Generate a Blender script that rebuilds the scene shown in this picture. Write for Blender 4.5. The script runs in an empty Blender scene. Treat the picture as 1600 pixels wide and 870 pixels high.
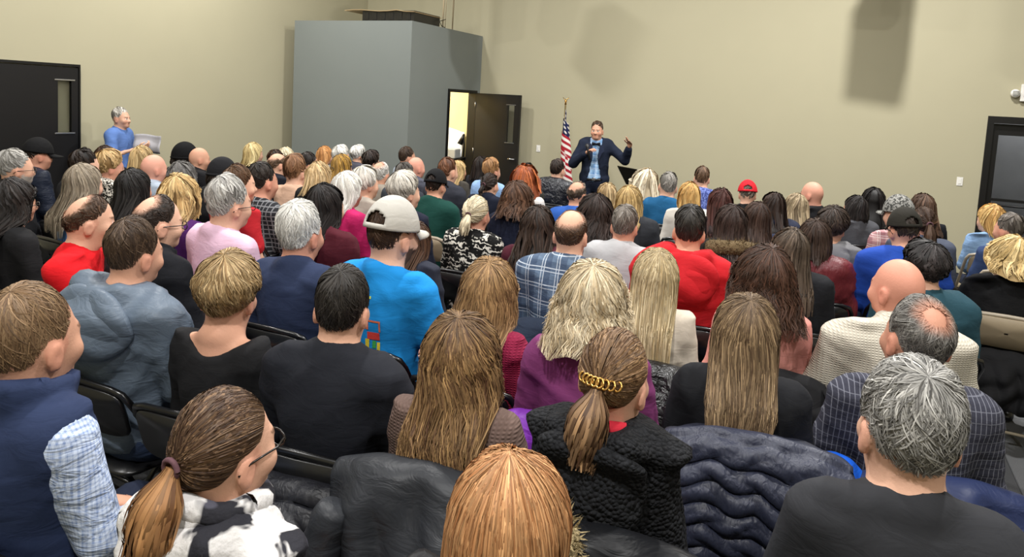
import bpy, math, random
import numpy as np
from mathutils import Matrix, Vector

# ------------------------------------------------------------------ camera
scene = bpy.context.scene
F_PX, CAM_H, PITCH, ROLL, CY, YAW = 1100.0, 1.969, .0935, .0553, 259.0, .4471
C_, S_ = math.cos(YAW), math.sin(YAW)
_r0 = Vector((C_, S_, 0)); _f0 = Vector((-S_, C_, 0)); _z = Vector((0, 0, 1))
_f = _f0*math.cos(PITCH) - _z*math.sin(PITCH)
_u0 = _f0*math.sin(PITCH) + _z*math.cos(PITCH)
_r = _r0*math.cos(ROLL) + _u0*math.sin(ROLL)
_u = -_r0*math.sin(ROLL) + _u0*math.cos(ROLL)
cd = bpy.data.cameras.new('camera'); cam = bpy.data.objects.new('camera', cd)
scene.collection.objects.link(cam); scene.camera = cam
cam.matrix_world = Matrix(((_r.x, _u.x, -_f.x, 0), (_r.y, _u.y, -_f.y, 0), (_r.z, _u.z, -_f.z, CAM_H), (0, 0, 0, 1)))
cd.sensor_fit = 'HORIZONTAL'; cd.sensor_width = 36; cd.lens = F_PX/1600*36
cd.shift_x = 0; cd.shift_y = -(435-CY)/1600; cd.clip_start = .05

# ------------------------------------------------------------------ world, lamps, exposure
w = bpy.data.worlds.new('world'); scene.world = w; w.use_nodes = True
w.node_tree.nodes['Background'].inputs[0].default_value = (.9, .95, 1, 1)
w.node_tree.nodes['Background'].inputs[1].default_value = .02
vs = scene.view_settings
vs.view_transform = 'Standard'; vs.look = 'None'; vs.gamma = 1; vs.use_curve_mapping = False
vs.exposure = -.5
def lamp(x, y, z, watts, size=.28, col=(1, .982, .955)):
    l = bpy.data.lights.new('high_bay_light', 'AREA'); l.shape = 'DISK'; l.size = size
    l.energy = watts; l.color = col
    o = bpy.data.objects.new('high_bay_light', l); o.location = (x, y, z)
    scene.collection.objects.link(o); return o
LAMPS = [(-6.9, 6.6, 5.7, 300, .5), (-2.9, 7.7, 5.7, 220), (.5, 7.7, 5.6, 480),
         (-6.0, 3.4, 5.7, 200), (-2.6, 3.2, 5.7, 260), (1.4, 3.2, 5.7, 260),
         (-4.2, -.6, 5.7, 150), (-.4, -.6, 5.7, 320), (3.0, -.6, 5.7, 190)]
for a in LAMPS: lamp(*a)

# ------------------------------------------------------------------ helpers
def s2l(h):
    if not isinstance(h, str): return tuple(h)
    h = h.lstrip('#'); v = [int(h[i:i+2], 16)/255 for i in (0, 2, 4)]
    return tuple(x/12.92 if x <= .04045 else ((x+.055)/1.055)**2.4 for x in v)
LINK = scene.collection.objects.link
def tag(o, label=None, cat=None, group=None, kind=None):
    if label: o['label'] = label
    if cat: o['category'] = cat
    if group: o['group'] = group
    if kind: o['kind'] = kind
    return o
def raw_mesh(name, V, F, col=None, smooth=True):
    V = np.asarray(V, np.float32)
    me = bpy.data.meshes.new(name)
    if not isinstance(F, (list, tuple)): F = [F]
    F = [np.asarray(f, np.int32) for f in F if len(f)]
    nl = sum(f.size for f in F); nf = sum(len(f) for f in F)
    me.vertices.add(len(V)); me.vertices.foreach_set('co', V.ravel())
    me.loops.add(nl); me.polygons.add(nf)
    me.loops.foreach_set('vertex_index', np.concatenate([f.ravel() for f in F]))
    tot = np.concatenate([np.full(len(f), f.shape[1], np.int32) for f in F])
    st = np.concatenate([[0], np.cumsum(tot)[:-1]]).astype(np.int32)
    me.polygons.foreach_set('loop_start', st)
    try: me.polygons.foreach_set('loop_total', tot)
    except Exception: pass
    me.polygons.foreach_set('use_smooth', np.full(nf, smooth, bool))
    if col is not None:
        a = me.color_attributes.new('Col', 'FLOAT_COLOR', 'POINT')
        c = np.ones((len(V), 4), np.float32); c[:, :3] = col
        a.data.foreach_set('color', c.ravel())
    me.update(calc_edges=True); me.validate()
    return me
def obj(name, me, mat=None, parent=None, loc=(0, 0, 0), rz=0):
    if mat is not None and not me.materials: me.materials.append(mat)
    o = bpy.data.objects.new(name, me); LINK(o)
    o.parent = parent; o.location = loc; o.rotation_euler = (0, 0, rz)
    return o
def empty(name, loc, rz=0):
    o = bpy.data.objects.new(name, None); LINK(o); o.location = loc; o.rotation_euler = (0, 0, rz)
    o.empty_display_size = .1
    return o
def rotm(yaw, pitch, roll):
    cy, sy, cp, sp, cr, sr = math.cos(yaw), math.sin(yaw), math.cos(pitch), math.sin(pitch), math.cos(roll), math.sin(roll)
    Rz = np.array([[cy, -sy, 0], [sy, cy, 0], [0, 0, 1]]); Rx = np.array([[1, 0, 0], [0, cp, -sp], [0, sp, cp]])
    Ry = np.array([[cr, 0, sr], [0, 1, 0], [-sr, 0, cr]])
    return Rz@Rx@Ry
class MB:
    """collects simple shapes into one mesh"""
    def __init__(s): s.V = []; s.Q = []; s.T = []; s.n = 0
    def add(s, V, Q=(), T=()):
        V = np.asarray(V, float).reshape(-1, 3)
        s.V.append(V)
        if len(Q): s.Q.append(np.asarray(Q, int)+s.n)
        if len(T): s.T.append(np.asarray(T, int)+s.n)
        s.n += len(V); return s
    def box(s, lo, hi, R=None, o=(0, 0, 0), bev=0):
        x0, y0, z0 = lo; x1, y1, z1 = hi
        if bev:
            b = bev; pts = []
            V = []
            for z, k in ((z0, b), (z0+b, 0), (z1-b, 0), (z1, b)):
                for (x, y) in ((x0+b, y0), (x1-b, y0), (x1, y0+b), (x1, y1-b), (x1-b, y1), (x0+b, y1), (x0, y1-b), (x0, y0+b)):
                    cx, cy = (x0+x1)/2, (y0+y1)/2
                    V.append((x+(k if x < cx else -k), y+(k if y < cy else -k), z))
            Q = [(r*8+i, r*8+(i+1) % 8, r*8+8+(i+1) % 8, r*8+8+i) for r in range(3) for i in range(8)]
            Q += [(24, 25, 26, 27), (24, 27, 28, 31), (28, 29, 30, 31), (3, 2, 1, 0), (7, 4, 3, 0), (7, 6, 5, 4)]
        else:
            V = [(x, y, z) for z in (z0, z1) for (x, y) in ((x0, y0), (x1, y0), (x1, y1), (x0, y1))]
            Q = [(0, 3, 2, 1), (4, 5, 6, 7), (0, 1, 5, 4), (1, 2, 6, 5), (2, 3, 7, 6), (3, 0, 4, 7)]
        V = np.array(V, float)
        if R is not None: V = V@np.array(R).T
        return s.add(V+np.array(o), Q)
    def tube(s, pts, r, n=8, cap=True):
        P = np.array(pts, float); m = len(P)
        rr = np.full(m, r) if np.isscalar(r) else np.array(r, float)
        T = np.gradient(P, axis=0); T /= np.linalg.norm(T, axis=1)[:, None]+1e-9
        ref = np.array([0, 0, 1.]) if abs(T[0, 2]) < .9 else np.array([1., 0, 0])
        V = []
        A = np.cross(T[0], ref); A /= np.linalg.norm(A)
        for i in range(m):
            A = A-T[i]*(A@T[i]); A /= np.linalg.norm(A)+1e-9
            B = np.cross(T[i], A)
            a = np.arange(n)*2*math.pi/n
            V.append(P[i]+rr[i]*(np.cos(a)[:, None]*A+np.sin(a)[:, None]*B))
        V = np.concatenate(V)
        Q = [(i*n+j, i*n+(j+1) % n, (i+1)*n+(j+1) % n, (i+1)*n+j) for i in range(m-1) for j in range(n)]
        Tr = []
        if cap:
            V = np.vstack([V, P[0], P[-1]]); k = m*n
            Tr = [(k, (j+1) % n, j) for j in range(n)]+[(k+1, (m-1)*n+j, (m-1)*n+(j+1) % n) for j in range(n)]
        return s.add(V, Q, Tr)
    def grid(s, P):     # P (a,b,3)
        a, b = P.shape[:2]
        i = np.arange(a*b).reshape(a, b)
        q = np.stack([i[:-1, :-1], i[1:, :-1], i[1:, 1:], i[:-1, 1:]], -1).reshape(-1, 4)
        return s.add(P.reshape(-1, 3), q)
    def lathe(s, prof, n=16, o=(0, 0, 0)):
        a = np.arange(n+1)*2*math.pi/n
        P = np.array([[(r*math.cos(t), r*math.sin(t), z) for t in a] for r, z in prof])
        return s.grid(P+np.array(o))
    def mesh(s, name, smooth=False, col=None):
        F = []
        if s.Q: F.append(np.concatenate(s.Q))
        if s.T: F.append(np.concatenate(s.T))
        return raw_mesh(name, np.concatenate(s.V), F, col, smooth)
    def build(s, name, mat, parent=None, smooth=False, loc=(0, 0, 0), rz=0):
        return obj(name, s.mesh(name, smooth), mat, parent, loc, rz)

# ------------------------------------------------------------------ materials
MATS = {}
class NT:
    def __init__(s, name, rough=.6, spec=.4, metal=0):
        s.m = bpy.data.materials.new(name); s.m.use_nodes = True
        s.t = s.m.node_tree; s.b = s.t.nodes['Principled BSDF']
        s.b.inputs['Roughness'].default_value = rough
        s.b.inputs['Specular IOR Level'].default_value = spec
        s.b.inputs['Metallic'].default_value = metal
        s._c = None
    def n(s, typ, **kw):
        nd = s.t.nodes.new(typ)
        for k, v in kw.items():
            if hasattr(nd, k): setattr(nd, k, v)
        return nd
    def l(s, a, b): s.t.links.new(a, b)
    def co(s):
        if s._c is None: s._c = s.n('ShaderNodeTexCoord').outputs['Object']
        return s._c
    def put(s, inp, v):
        if hasattr(v, 'is_output'): s.l(v, inp)
        elif isinstance(v, (tuple, list)) and inp.type == 'RGBA': inp.default_value = (*v[:3], 1)
        else: inp.default_value = v
    def noise(s, scale, detail=3, rough=.5, vec=None, dist=0):
        nd = s.n('ShaderNodeTexNoise'); nd.inputs['Scale'].default_value = scale
        nd.inputs['Detail'].default_value = detail; nd.inputs['Roughness'].default_value = rough
        nd.inputs['Distortion'].default_value = dist
        s.l(vec or s.co(), nd.inputs['Vector']); return nd.outputs['Fac']
    def math(s, op, a, b=0, c=0):
        nd = s.n('ShaderNodeMath', operation=op)
        for i, v in enumerate((a, b, c)): s.put(nd.inputs[i], v)
        return nd.outputs[0]
    def mix(s, f, a, b, mode='MIX'):
        nd = s.n('ShaderNodeMix', data_type='RGBA', blend_type=mode)
        s.put(nd.inputs[0], f); s.put(nd.inputs[6], a); s.put(nd.inputs[7], b)
        return nd.outputs[2]
    def ramp(s, f, lo, hi):
        nd = s.n('ShaderNodeMapRange'); s.put(nd.inputs[0], f)
        nd.inputs[1].default_value = lo; nd.inputs[2].default_value = hi; nd.clamp = True
        return nd.outputs[0]
    def scale(s, v, vec=None):
        nd = s.n('ShaderNodeMapping'); nd.inputs['Scale'].default_value = v
        s.l(vec or s.co(), nd.inputs['Vector']); return nd.outputs[0]
    def xyz(s, vec=None):
        nd = s.n('ShaderNodeSeparateXYZ'); s.l(vec or s.co(), nd.inputs[0]); return nd.outputs
    def col(s, c): s.put(s.b.inputs['Base Color'], c)
    def bump(s, h, strength=.3, dist=.01, nrm=None):
        nd = s.n('ShaderNodeBump'); nd.inputs['Strength'].default_value = strength
        nd.inputs['Distance'].default_value = dist; s.l(h, nd.inputs['Height'])
        if nrm: s.l(nrm, nd.inputs['Normal'])
        s.l(nd.outputs[0], s.b.inputs['Normal']); return nd.outputs[0]
def simple(name, hexc, rough=.5, spec=.4, metal=0, nz=.06, nscale=6, bump=0, bscale=60):
    k = ('s', name)
    if k in MATS: return MATS[k]
    t = NT(name, rough, spec, metal); c = s2l(hexc)
    f = t.noise(nscale, 4)
    t.col(t.mix(f, tuple(x*(1-nz) for x in c), tuple(min(1, x*(1+nz)) for x in c)))
    if bump: t.bump(t.noise(bscale, 2), bump, .004)
    MATS[k] = t.m; return t.m
def fabric(pat, c1, c2='#ffffff', c3='#808080', rough=.85):
    k = (pat, c1, c2, c3)
    if k in MATS: return MATS[k]
    t = NT('fabric_'+pat, rough, .2); a, b, c = s2l(c1), s2l(c2), s2l(c3)
    base = t.mix(t.noise(5, 4), tuple(x*.86 for x in a), tuple(min(1, x*1.12) for x in a))
    x, y, z = t.xyz()
    def line(co, per, width, off=0.):      # 1 on a stripe
        f = t.math('FRACT', t.math('MULTIPLY_ADD', co, 1/per, 50+off))
        return t.math('LESS_THAN', f, width)
    wr = t.noise(9, 3, .55, t.scale((1, 1, 2.2)), 1.2)
    if pat == 'plain':
        t.col(base); t.bump(wr, .2, .018)
    elif pat == 'leather':
        t.b.inputs['Roughness'].default_value = .35; t.b.inputs['Specular IOR Level'].default_value = .6
        t.col(base); t.bump(t.noise(14, 3, .55, None, 1.5), .8, .03)
    elif pat == 'nylon':
        t.b.inputs['Roughness'].default_value = .45; t.col(base); t.bump(wr, .3, .025)
    elif pat == 'knit':
        wv = t.n('ShaderNodeTexWave', wave_type='BANDS', bands_direction='X'); wv.inputs['Scale'].default_value = 22
        wv.inputs['Distortion'].default_value = 1.2; t.l(t.co(), wv.inputs['Vector'])
        wz = t.n('ShaderNodeTexWave', wave_type='BANDS', bands_direction='Z'); wz.inputs['Scale'].default_value = 30
        wz.inputs['Distortion'].default_value = 2; t.l(t.co(), wz.inputs['Vector'])
        h = t.math('MULTIPLY', wv.outputs['Fac'], wz.outputs['Fac'])
        t.col(t.mix(h, tuple(q*.88 for q in a), tuple(min(1, q*1.06) for q in a))); t.bump(h, .5, .006)
    elif pat == 'sherpa':
        v = t.n('ShaderNodeTexVoronoi'); v.inputs['Scale'].default_value = 85; t.l(t.co(), v.inputs['Vector'])
        h = t.math('SUBTRACT', 1, v.outputs['Distance'])
        t.col(t.mix(t.noise(60, 2), tuple(q*.5 for q in a), tuple(min(1, q*1.9) for q in a))); t.bump(h, 1, .012)
    elif pat == 'fur':
        t.col(t.mix(t.noise(26, 4, .7, None, 1), a, b)); t.bump(t.noise(90, 3, .7), 1, .02)
    elif pat == 'plaid':
        col = t.mix(t.math('MULTIPLY', line(x, .085, .5, .2), .55), base, c)
        col = t.mix(t.math('MULTIPLY', line(z, .085, .5, .1), .45), col, c)
        ln = t.math('MAXIMUM', line(x, .085, .06, .18), line(x, .085, .05, .35))
        ln = t.math('MAXIMUM', ln, t.math('MAXIMUM', line(z, .085, .06), line(z, .085, .05, .2)))
        t.col(t.mix(t.math('MULTIPLY', ln, .6), col, b)); t.bump(wr, .35, .02)
    elif pat == 'check':
        ln = t.math('MAXIMUM', line(x, .035, .22), line(z, .035, .22))
        t.col(t.mix(t.math('MULTIPLY', ln, .7), base, b)); t.bump(wr, .35, .02)
    elif pat == 'gingham':
        f = t.math('MULTIPLY', t.math('ADD', t.math('ADD', line(x, .011, .4), line(z, .011, .4)), line(y, .011, .4)), .33)
        t.col(t.mix(f, base, b)); t.bump(wr, .5, .03)
    elif pat == 'stripe':
        ln = t.math('MAXIMUM', line(x, .0155, .16), t.math('MULTIPLY', line(z, .034, .08), .7))
        t.col(t.mix(t.math('MULTIPLY', ln, .28), base, b)); t.bump(wr, .35, .02)
    elif pat == 'spots':
        f = t.ramp(t.noise(55, 2, .5, None, .6), .47, .52)
        t.col(t.mix(f, a, b)); t.bump(wr, .3, .02)
    elif pat == 'zebra':
        v = t.n('ShaderNodeTexWave', wave_type='RINGS', rings_direction='Y'); v.inputs['Scale'].default_value = 9
        v.inputs['Distortion'].default_value = 9; v.inputs['Detail'].default_value = 3; v.inputs['Detail Scale'].default_value = 3
        t.l(t.co(), v.inputs['Vector'])
        f = t.math('MULTIPLY', t.ramp(v.outputs['Fac'], .6, .7), t.ramp(t.noise(16, 2), .42, .5))
        t.col(t.mix(f, a, b)); t.bump(wr, .3, .02)
    elif pat == 'cloud':
        f = t.ramp(t.noise(9, 3, .5, None, .8), .43, .48); g = t.ramp(t.noise(12, 2), .55, .6)
        t.col(t.mix(f, t.mix(g, a, c), b)); t.bump(t.noise(45, 3), .5, .012)
    elif pat == 'denim':
        t.col(t.mix(t.noise(30, 4, .7), tuple(q*.75 for q in a), tuple(min(1, q*1.2) for q in a))); t.bump(wr, .4, .02)
    elif pat == 'puffer':
        t.b.inputs['Roughness'].default_value = .5; t.b.inputs['Specular IOR Level'].default_value = .4
        t.col(base); t.bump(t.noise(13, 2, .5, t.scale((3.2, 3.2, 1)), .8), .28, .025)
    MATS[k] = t.m; return t.m
def attr_mat(name, rough, spec, sss=0, bump=None):
    t = NT(name, rough, spec)
    a = t.n('ShaderNodeVertexColor'); a.layer_name = 'Col'
    f = t.noise(35, 3)
    t.col(t.mix(.25, a.outputs['Color'], t.mix(f, (.6, .6, .6), (1.3, 1.3, 1.3)), 'MULTIPLY') if not sss else a.outputs['Color'])
    if bump: t.bump(t.noise(bump, 3), .25, .003)
    return t.m
M_SKIN = attr_mat('skin', .55, .25, 1, 120)
M_HAIR = attr_mat('hair', .55, .28)
M_FRAME = simple('black_steel', '#0b0b0d', .28, .6)
M_BLKPLASTIC = simple('black_vinyl', '#0e0e10', .33, .6)
M_TAN = simple('tan_steel', '#9d9280', .4, .5)
M_TANPAD = simple('tan_vinyl', '#8d7f68', .5, .4)
M_GLASS_FRAME = simple('spectacle_frame', '#17120f', .3, .5)
# ------------------------------------------------------------------ room shell
M_WALL = simple('beige_paint', '#aea88e', .6, .25, 0, .03, 2.2)
M_CREAM = simple('cream_paint', '#e6d6a4', .6, .25, 0, .03, 2.2)
M_GREY = simple('grey_paint', '#7b817f', .45, .35, 0, .03, 2.2)
M_CEIL = simple('ceiling_deck', '#9c9b98', .8, .2)
M_DOOR = simple('black_door_paint', '#131213', .42, .4, 0, .10, 3)
M_BLACK = simple('black_frame', '#0d0c0c', .4, .4)
M_CHROME = simple('brushed_steel', '#b9b9b9', .25, .5, .9)
M_WHITE = simple('white_plastic', '#e6e4dd', .4, .4)
M_PAPER = simple('white_paper', '#dfe0e2', .7, .2)
def glassmat():
    t = NT('window_glass', .06, .5); t.col((.92, .95, .95)); t.b.inputs['Transmission Weight'].default_value = 1; t.b.inputs['IOR'].default_value = 1.1
    return t.m
M_GLASS = glassmat()
def struct(name, mb, mat, parent=None, **k):
    o = mb.build(name, mat, parent, **k)
    if parent is None: tag(o, kind='structure')
    return o
XL, XR, YB, YR, ZC = -8.45, 6.0, 10.945, -3.2, 6.2
fl = struct('floor', MB().box((XL-.2, YR-.2, -.2), (XR+.2, YB+2.4, -.012)), simple('carpet_backing', '#2a2a2c', .95, .1))
def carpet(name, base, lite, stripes):
    t = NT(name, .95, .1); n = t.noise(260, 2); a = t.mix(n, s2l(base), s2l(lite))
    if stripes:
        f = t.math('MULTIPLY', t.ramp(t.noise(1, 3, .6, t.scale((46, 1.2, 1))), .52, .60), .7); a = t.mix(f, a, s2l(stripes))
    t.col(a); t.bump(t.noise(320, 2), .6, .006); return t.m
CARP = [carpet('carpet_dark', '#2e2e30', '#5a5b5d', None), carpet('carpet_mid', '#434446', '#77787a', None), carpet('carpet_lined', '#454547', '#6a6a6c', '#a09f9c')]
tile_me = []
for m_ in CARP:
    me = MB().box((-.249, -.499, -.014), (.249, .499, 0), bev=.004).mesh('carpet_tile'); me.materials.append(m_); tile_me.append(me)
rt = random.Random(4)
for ix in range(16):
    for iy in range(7):
        o = obj('carpet_tile', tile_me[rt.choice((0, 0, 1, 1, 2))], None, fl, (-5.75+ix*.5, .2+iy+(.5 if ix % 2 else 0), 0))
struct('ceiling', MB().box((XL-.2, YR-.2, ZC), (XR+.2, YB+.2, ZC+.2)), M_CEIL)
struct('wall_left', MB().box((XL-.2, YR, 0), (XL, YB, ZC)), M_WALL)
struct('wall_right', MB().box((XR, YR, 0), (XR+.2, YB, ZC)), M_WALL)
struct('wall_rear', MB().box((XL, YR-.2, 0), (XR, YR, ZC)), M_WALL)
DX0, DX1, DZ = 1.56, 2.62, 2.10        # glazed door in the back wall
wb = MB().box((XL, YB, 0), (DX0, YB+.2, ZC)).box((DX1, YB, 0), (XR, YB+.2, ZC)).box((DX0, YB, DZ), (DX1, YB+.2, ZC))
struct('wall_back', wb, M_WALL)
# glazed black door and the dim vestibule behind it
d3 = struct('door_3', MB().box((DX0, YB-.03, 0), (DX0+.07, YB+.2, DZ)).box((DX1-.07, YB-.03, 0), (DX1, YB+.2, DZ)).box((DX0+.07, YB-.03, DZ-.09), (DX1-.07, YB+.2, DZ)), M_BLACK)
lf = MB(); a, b = DX0+.075, DX1-.075
lf.box((a, YB+.05, .01), (a+.07, YB+.10, DZ-.095)).box((b-.07, YB+.05, .01), (b, YB+.10, DZ-.095)).box((a+.07, YB+.05, 1.86), (b-.07, YB+.10, DZ-.095)).box((a+.07, YB+.05, .01), (b-.07, YB+.10, .2)).box((a+.07, YB+.045, 1.0), (b-.07, YB+.105, 1.035))
lfo = struct('door_leaf', lf, M_BLACK, d3)
for z0, z1 in ((.2, 1.0), (1.035, 1.86)): struct('pane', MB().box((a+.07, YB+.072, z0), (b-.07, YB+.078, z1)), M_GLASS, lfo)
struct('push_bar', MB().tube([(a+.10, YB+.02, .95), (b-.10, YB+.02, .95)], .014, 8).tube([(a+.12, YB+.02, .95), (a+.12, YB+.06, .95)], .01, 6).tube([(b-.12, YB+.02, .95), (b-.12, YB+.06, .95)], .01, 6), M_BLACK, lfo, smooth=True)
ves = MB().box((DX0-.4, YB+1.7, 0), (DX1+1.2, YB+1.8, 2.8)).box((DX0-.5, YB+.2, 0), (DX0-.4, YB+1.8, 2.8)).box((DX1+1.2, YB+.2, 0), (DX1+1.3, YB+1.8, 2.8)).box((DX0-.5, YB+.2, 2.8), (DX1+1.3, YB+1.8, 2.9))
struct('wall_vestibule', ves, simple('vestibule_grey', '#75767a', .7, .2, 0, .25, 3))
l = lamp(DX0+.9, YB+.9, 2.7, 40, .3); l.name = 'vestibule_fill_light'  # added unseen lamp, lifts the grey seen through the door glass
# left black door with a narrow vision panel
d1 = struct('door_1', MB().box((XL, 3.42, 0), (XL+.06, 3.48, 2.12)).box((XL, 5.375, 0), (XL+.06, 5.395, 2.10)).box((XL, 3.48, 2.07), (XL+.06, 5.375, 2.10)), M_BLACK)
for y0, y1, hole in ((4.43, 5.37, (5.13, 5.29)), (3.48, 4.42, (3.56, 3.72))):
    h0, h1 = hole; q = MB(); X0, X1 = XL+.012, XL+.052
    q.box((X0, y0, .01), (X1, h0, 2.06)).box((X0, h1, .01), (X1, y1, 2.06)).box((X0, h0, .01), (X1, h1, 1.29)).box((X0, h0, 1.90), (X1, h1, 2.06))
    lo = struct('door_leaf', q, M_DOOR, d1)
    struct('pane', MB().box((XL+.028, h0, 1.29), (XL+.034, h1, 1.90)), M_GLASS, lo)
    for z in (1.28, 1.91): struct('glazing_bead', MB().box((XL+.052, h0-.04, z-.008), (XL+.06, h1+.04, z+.008), bev=.002), M_CHROME, lo)
    yy = 4.50 if hole[0] > 5 else 4.36
    struct('door_handle', MB().tube([(XL+.05, yy, 1.0), (XL+.10, yy, 1.0)], .012, 8).tube([(XL+.10, yy, 1.0), (XL+.10, yy+(.11 if hole[0] > 5 else -.11), 1.0)], .011, 8), M_CHROME, lo, smooth=True)
# grey booth in the corner
BX0, BX1, BY0, BZ = -8.2, -5.95, 8.76, 3.04
O0, O1, OZ = 9.86, 10.82, 2.09
bo = MB().box((BX0, BY0, 0), (BX1, BY0+.12, BZ)).box((BX0, BY0+.12, 0), (BX0+.12, YB, BZ)).box((BX1-.12, BY0+.12, 0), (BX1, O0, BZ)).box((BX1-.12, O1, 0), (BX1, YB, BZ)).box((BX1-.12, O0, OZ), (BX1, O1, BZ)).box((BX0+.12, BY0+.12, BZ-.12), (BX1-.12, YB, BZ))
booth = struct('wall_booth', bo, M_GREY)
li = MB().box((BX0+.121, YB-.012, 0), (BX1-.121, YB-.002, BZ-.13)).box((BX0+.121, BY0+.13, 0), (BX0+.131, YB-.012, BZ-.13)).box((BX0+.131, BY0+.121, 0), (BX1-.131, BY0+.131, BZ-.13)).box((BX0+.131, BY0+.131, BZ-.135), (BX1-.131, YB-.012, BZ-.125)).box((BX1-.131, BY0+.131, 0), (BX1-.121, O0-.03, BZ-.13)).box((BX1-.131, O0-.03, OZ+.03), (BX1-.121, YB-.03, BZ-.13))
struct('lining', li, M_CREAM, booth)
l = lamp(-7.0, 9.7, 2.85, 120, .5, (1, .96, .88)); l.name = 'booth_ceiling_light'
d2 = struct('door_2', MB().box((BX1-.13, O0, 0), (BX1+.02, O0+.05, OZ)).box((BX1-.13, O1-.05, 0), (BX1+.02, O1, OZ)).box((BX1-.13, O0+.05, OZ-.05), (BX1+.02, O1-.05, OZ)), M_BLACK)
q = MB(); W_ = .90; h0, h1 = .66, .79
q.box((0, -.022, .01), (h0, .022, 2.05)).box((h1, -.022, .01), (W_, .022, 2.05)).box((h0, -.022, .01), (h1, .022, 1.25)).box((h0, -.022, 1.87), (h1, .022, 2.05))
leaf = struct('door_leaf', q, M_DOOR, d2); leaf.location = (BX1+.035, O1-.045, 0); leaf.rotation_euler = (0, 0, math.radians(-6))
struct('pane', MB().box((h0, -.003, 1.25), (h1, .003, 1.87)), M_GLASS, leaf)
for s in (-1, 1):
    for z in (1.24, 1.88): struct('glazing_bead', MB().box((h0-.03, s*.026-.004, z-.007), (h1+.03, s*.026+.004, z+.007), bev=.002), M_CHROME, leaf)
    struct('door_handle', MB().tube([(.84, 0, .97), (.84, s*.06, .97)], .013, 8).tube([(.845, s*.06, .97), (.735, s*.062, .972)], .011, 8).lathe([(0, .0), (.03, .0), (.03, .01)], 14, (.84, 0, .97)), M_CHROME, leaf, smooth=True)
for z in (.25, 1.05, 1.85): struct('hinge', MB().tube([(-.006, -.028, z-.05), (-.006, -.028, z+.05)], .009, 8), M_CHROME, leaf, smooth=True)

# ------------------------------------------------------------------ things on the walls and the booth
def switch(x, z, label):
    r = empty('light_switch', (x, YB, z)); tag(r, label, 'light switch')
    MB().box((-.036, -.007, -.058), (.036, -.0005, .058), bev=.003).build('wall_plate', M_WHITE, r)
    MB().box((-.017, -.012, -.034), (.017, -.007, .034), bev=.002).build('rocker', M_WHITE, r)
switch(-4.77, 1.17, 'white light switch on beige wall between the open door and flag')
switch(1.33, 1.22, 'white light switch on beige wall left of the glazed right door')
ex = empty('exit_sign', (2.06, YB, 2.41)); tag(ex, 'white exit sign with twin emergency lamps above the glazed right door', 'sign')
MB().box((-.19, -.06, -.11), (.19, -.001, .11), bev=.008).build('housing', M_WHITE, ex)
for s in (-1, 1):
    h = MB().lathe([(.0, 0), (.05, 0), (.055, .03), (.04, .07), (0, .075)], 16)
    V = np.concatenate(h.V); V = np.stack([V[:, 0], -V[:, 2]-.02, V[:, 1]], 1)+[s*.245, 0, -.01]; h.V = [V]
    ho = h.build('lamp_head', M_WHITE, ex, True)
    for q_ in range(4): MB().box((s*.245-.036, -.099, -.034+q_*.016), (s*.245+.036, -.093, -.028+q_*.016)).build('louvre', simple('louvre_grey', '#8c8c88', .5), ho)
    MB().tube([(s*.19, -.03, -.03), (s*.23, -.03, -.03)], .012, 8).build('bracket', M_BLACK, ex, True)
fc = bpy.data.curves.new('letters', 'FONT'); fc.body = 'EXIT'; fc.size = .19; fc.align_x = 'CENTER'; fc.align_y = 'CENTER'; fc.extrude = .002
ft_ = bpy.data.objects.new('letters', fc); LINK(ft_); bpy.context.view_layer.update()
lme = bpy.data.meshes.new_from_object(ft_); bpy.data.objects.remove(ft_); lme.materials.clear()
fo = obj('letters', lme, simple('sign_red', '#b3122a', .4)); fo.parent = ex; fo.location = (0, -.063, 0); fo.rotation_euler = (math.pi/2, 0, 0); fo.scale = (.85, 1, 1)
ca = empty('black_crate', (-6.52, 9.30, BZ+.002)); tag(ca, 'low black plastic crate with a cardboard sheet on top of the booth', 'crate')
q = MB(); 
for lo, hi in (((-.48, -.36, 0), (.48, .36, .02)), ((-.48, -.36, .02), (.48, -.34, .17)), ((-.48, .34, .02), (.48, .36, .17)), ((-.48, -.34, .02), (-.46, .34, .17)), ((.46, -.34, .02), (.48, .34, .17))): q.box(lo, hi)
q.build('tray', simple('black_bin', '#121112', .3, .5), ca)
for k_ in range(6): MB().box((-.44+k_*.155, -.368, .03), (-.36+k_*.155, -.36, .15), bev=.003).build('rib', simple('black_bin', '#121112', .3, .5), ca)
cb = MB(); u = np.linspace(0, 1, 9); P = np.zeros((9, 5, 3))
for r_ in range(9):
    for s_ in range(5): P[r_, s_] = (-.80+1.30*u[r_], -.40+.78*s_/4, .175+.012*math.sin(r_*1.1)+.05*max(0, .2-abs(u[r_]-.45))*(s_ > 2)*5*.3-.03*(u[r_] > .85))
card = cb.grid(P).build('cardboard_sheet', simple('cardboard', '#c2a67c', .8, .2), ca); card.modifiers.new('thickness', 'SOLIDIFY').thickness = .006
for (x_, y_, rr_) in ((-6.02, 9.72, .014), (-6.02, 10.02, .012), (-6.06, 9.86, .006)):
    t = MB().tube([(x_, y_, BZ), (x_+.004, y_, 3.6), (x_-.004, y_+.01, 4.6), (x_, y_, ZC)], rr_, 8).build('conduit', simple('tan_cable', '#b7a98c', .5), None, True)
    tag(t, {.014: 'thicker pale conduit rising from the booth roof', .012: 'second pale conduit rising from the booth roof, nearer the door', .006: 'thin cable rising between the two booth roof conduits'}[rr_], 'conduit')
tag(MB().tube([(-5.98, 9.74, 3.18), (-5.98, 9.56, 3.13), (-5.985, 9.62, 3.07), (-5.99, 9.75, 3.05)], .006, 6).build('loose_wire', M_BLACK, None, True), 'bent black wire sticking out beside the conduits on the booth', 'wire')
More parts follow.
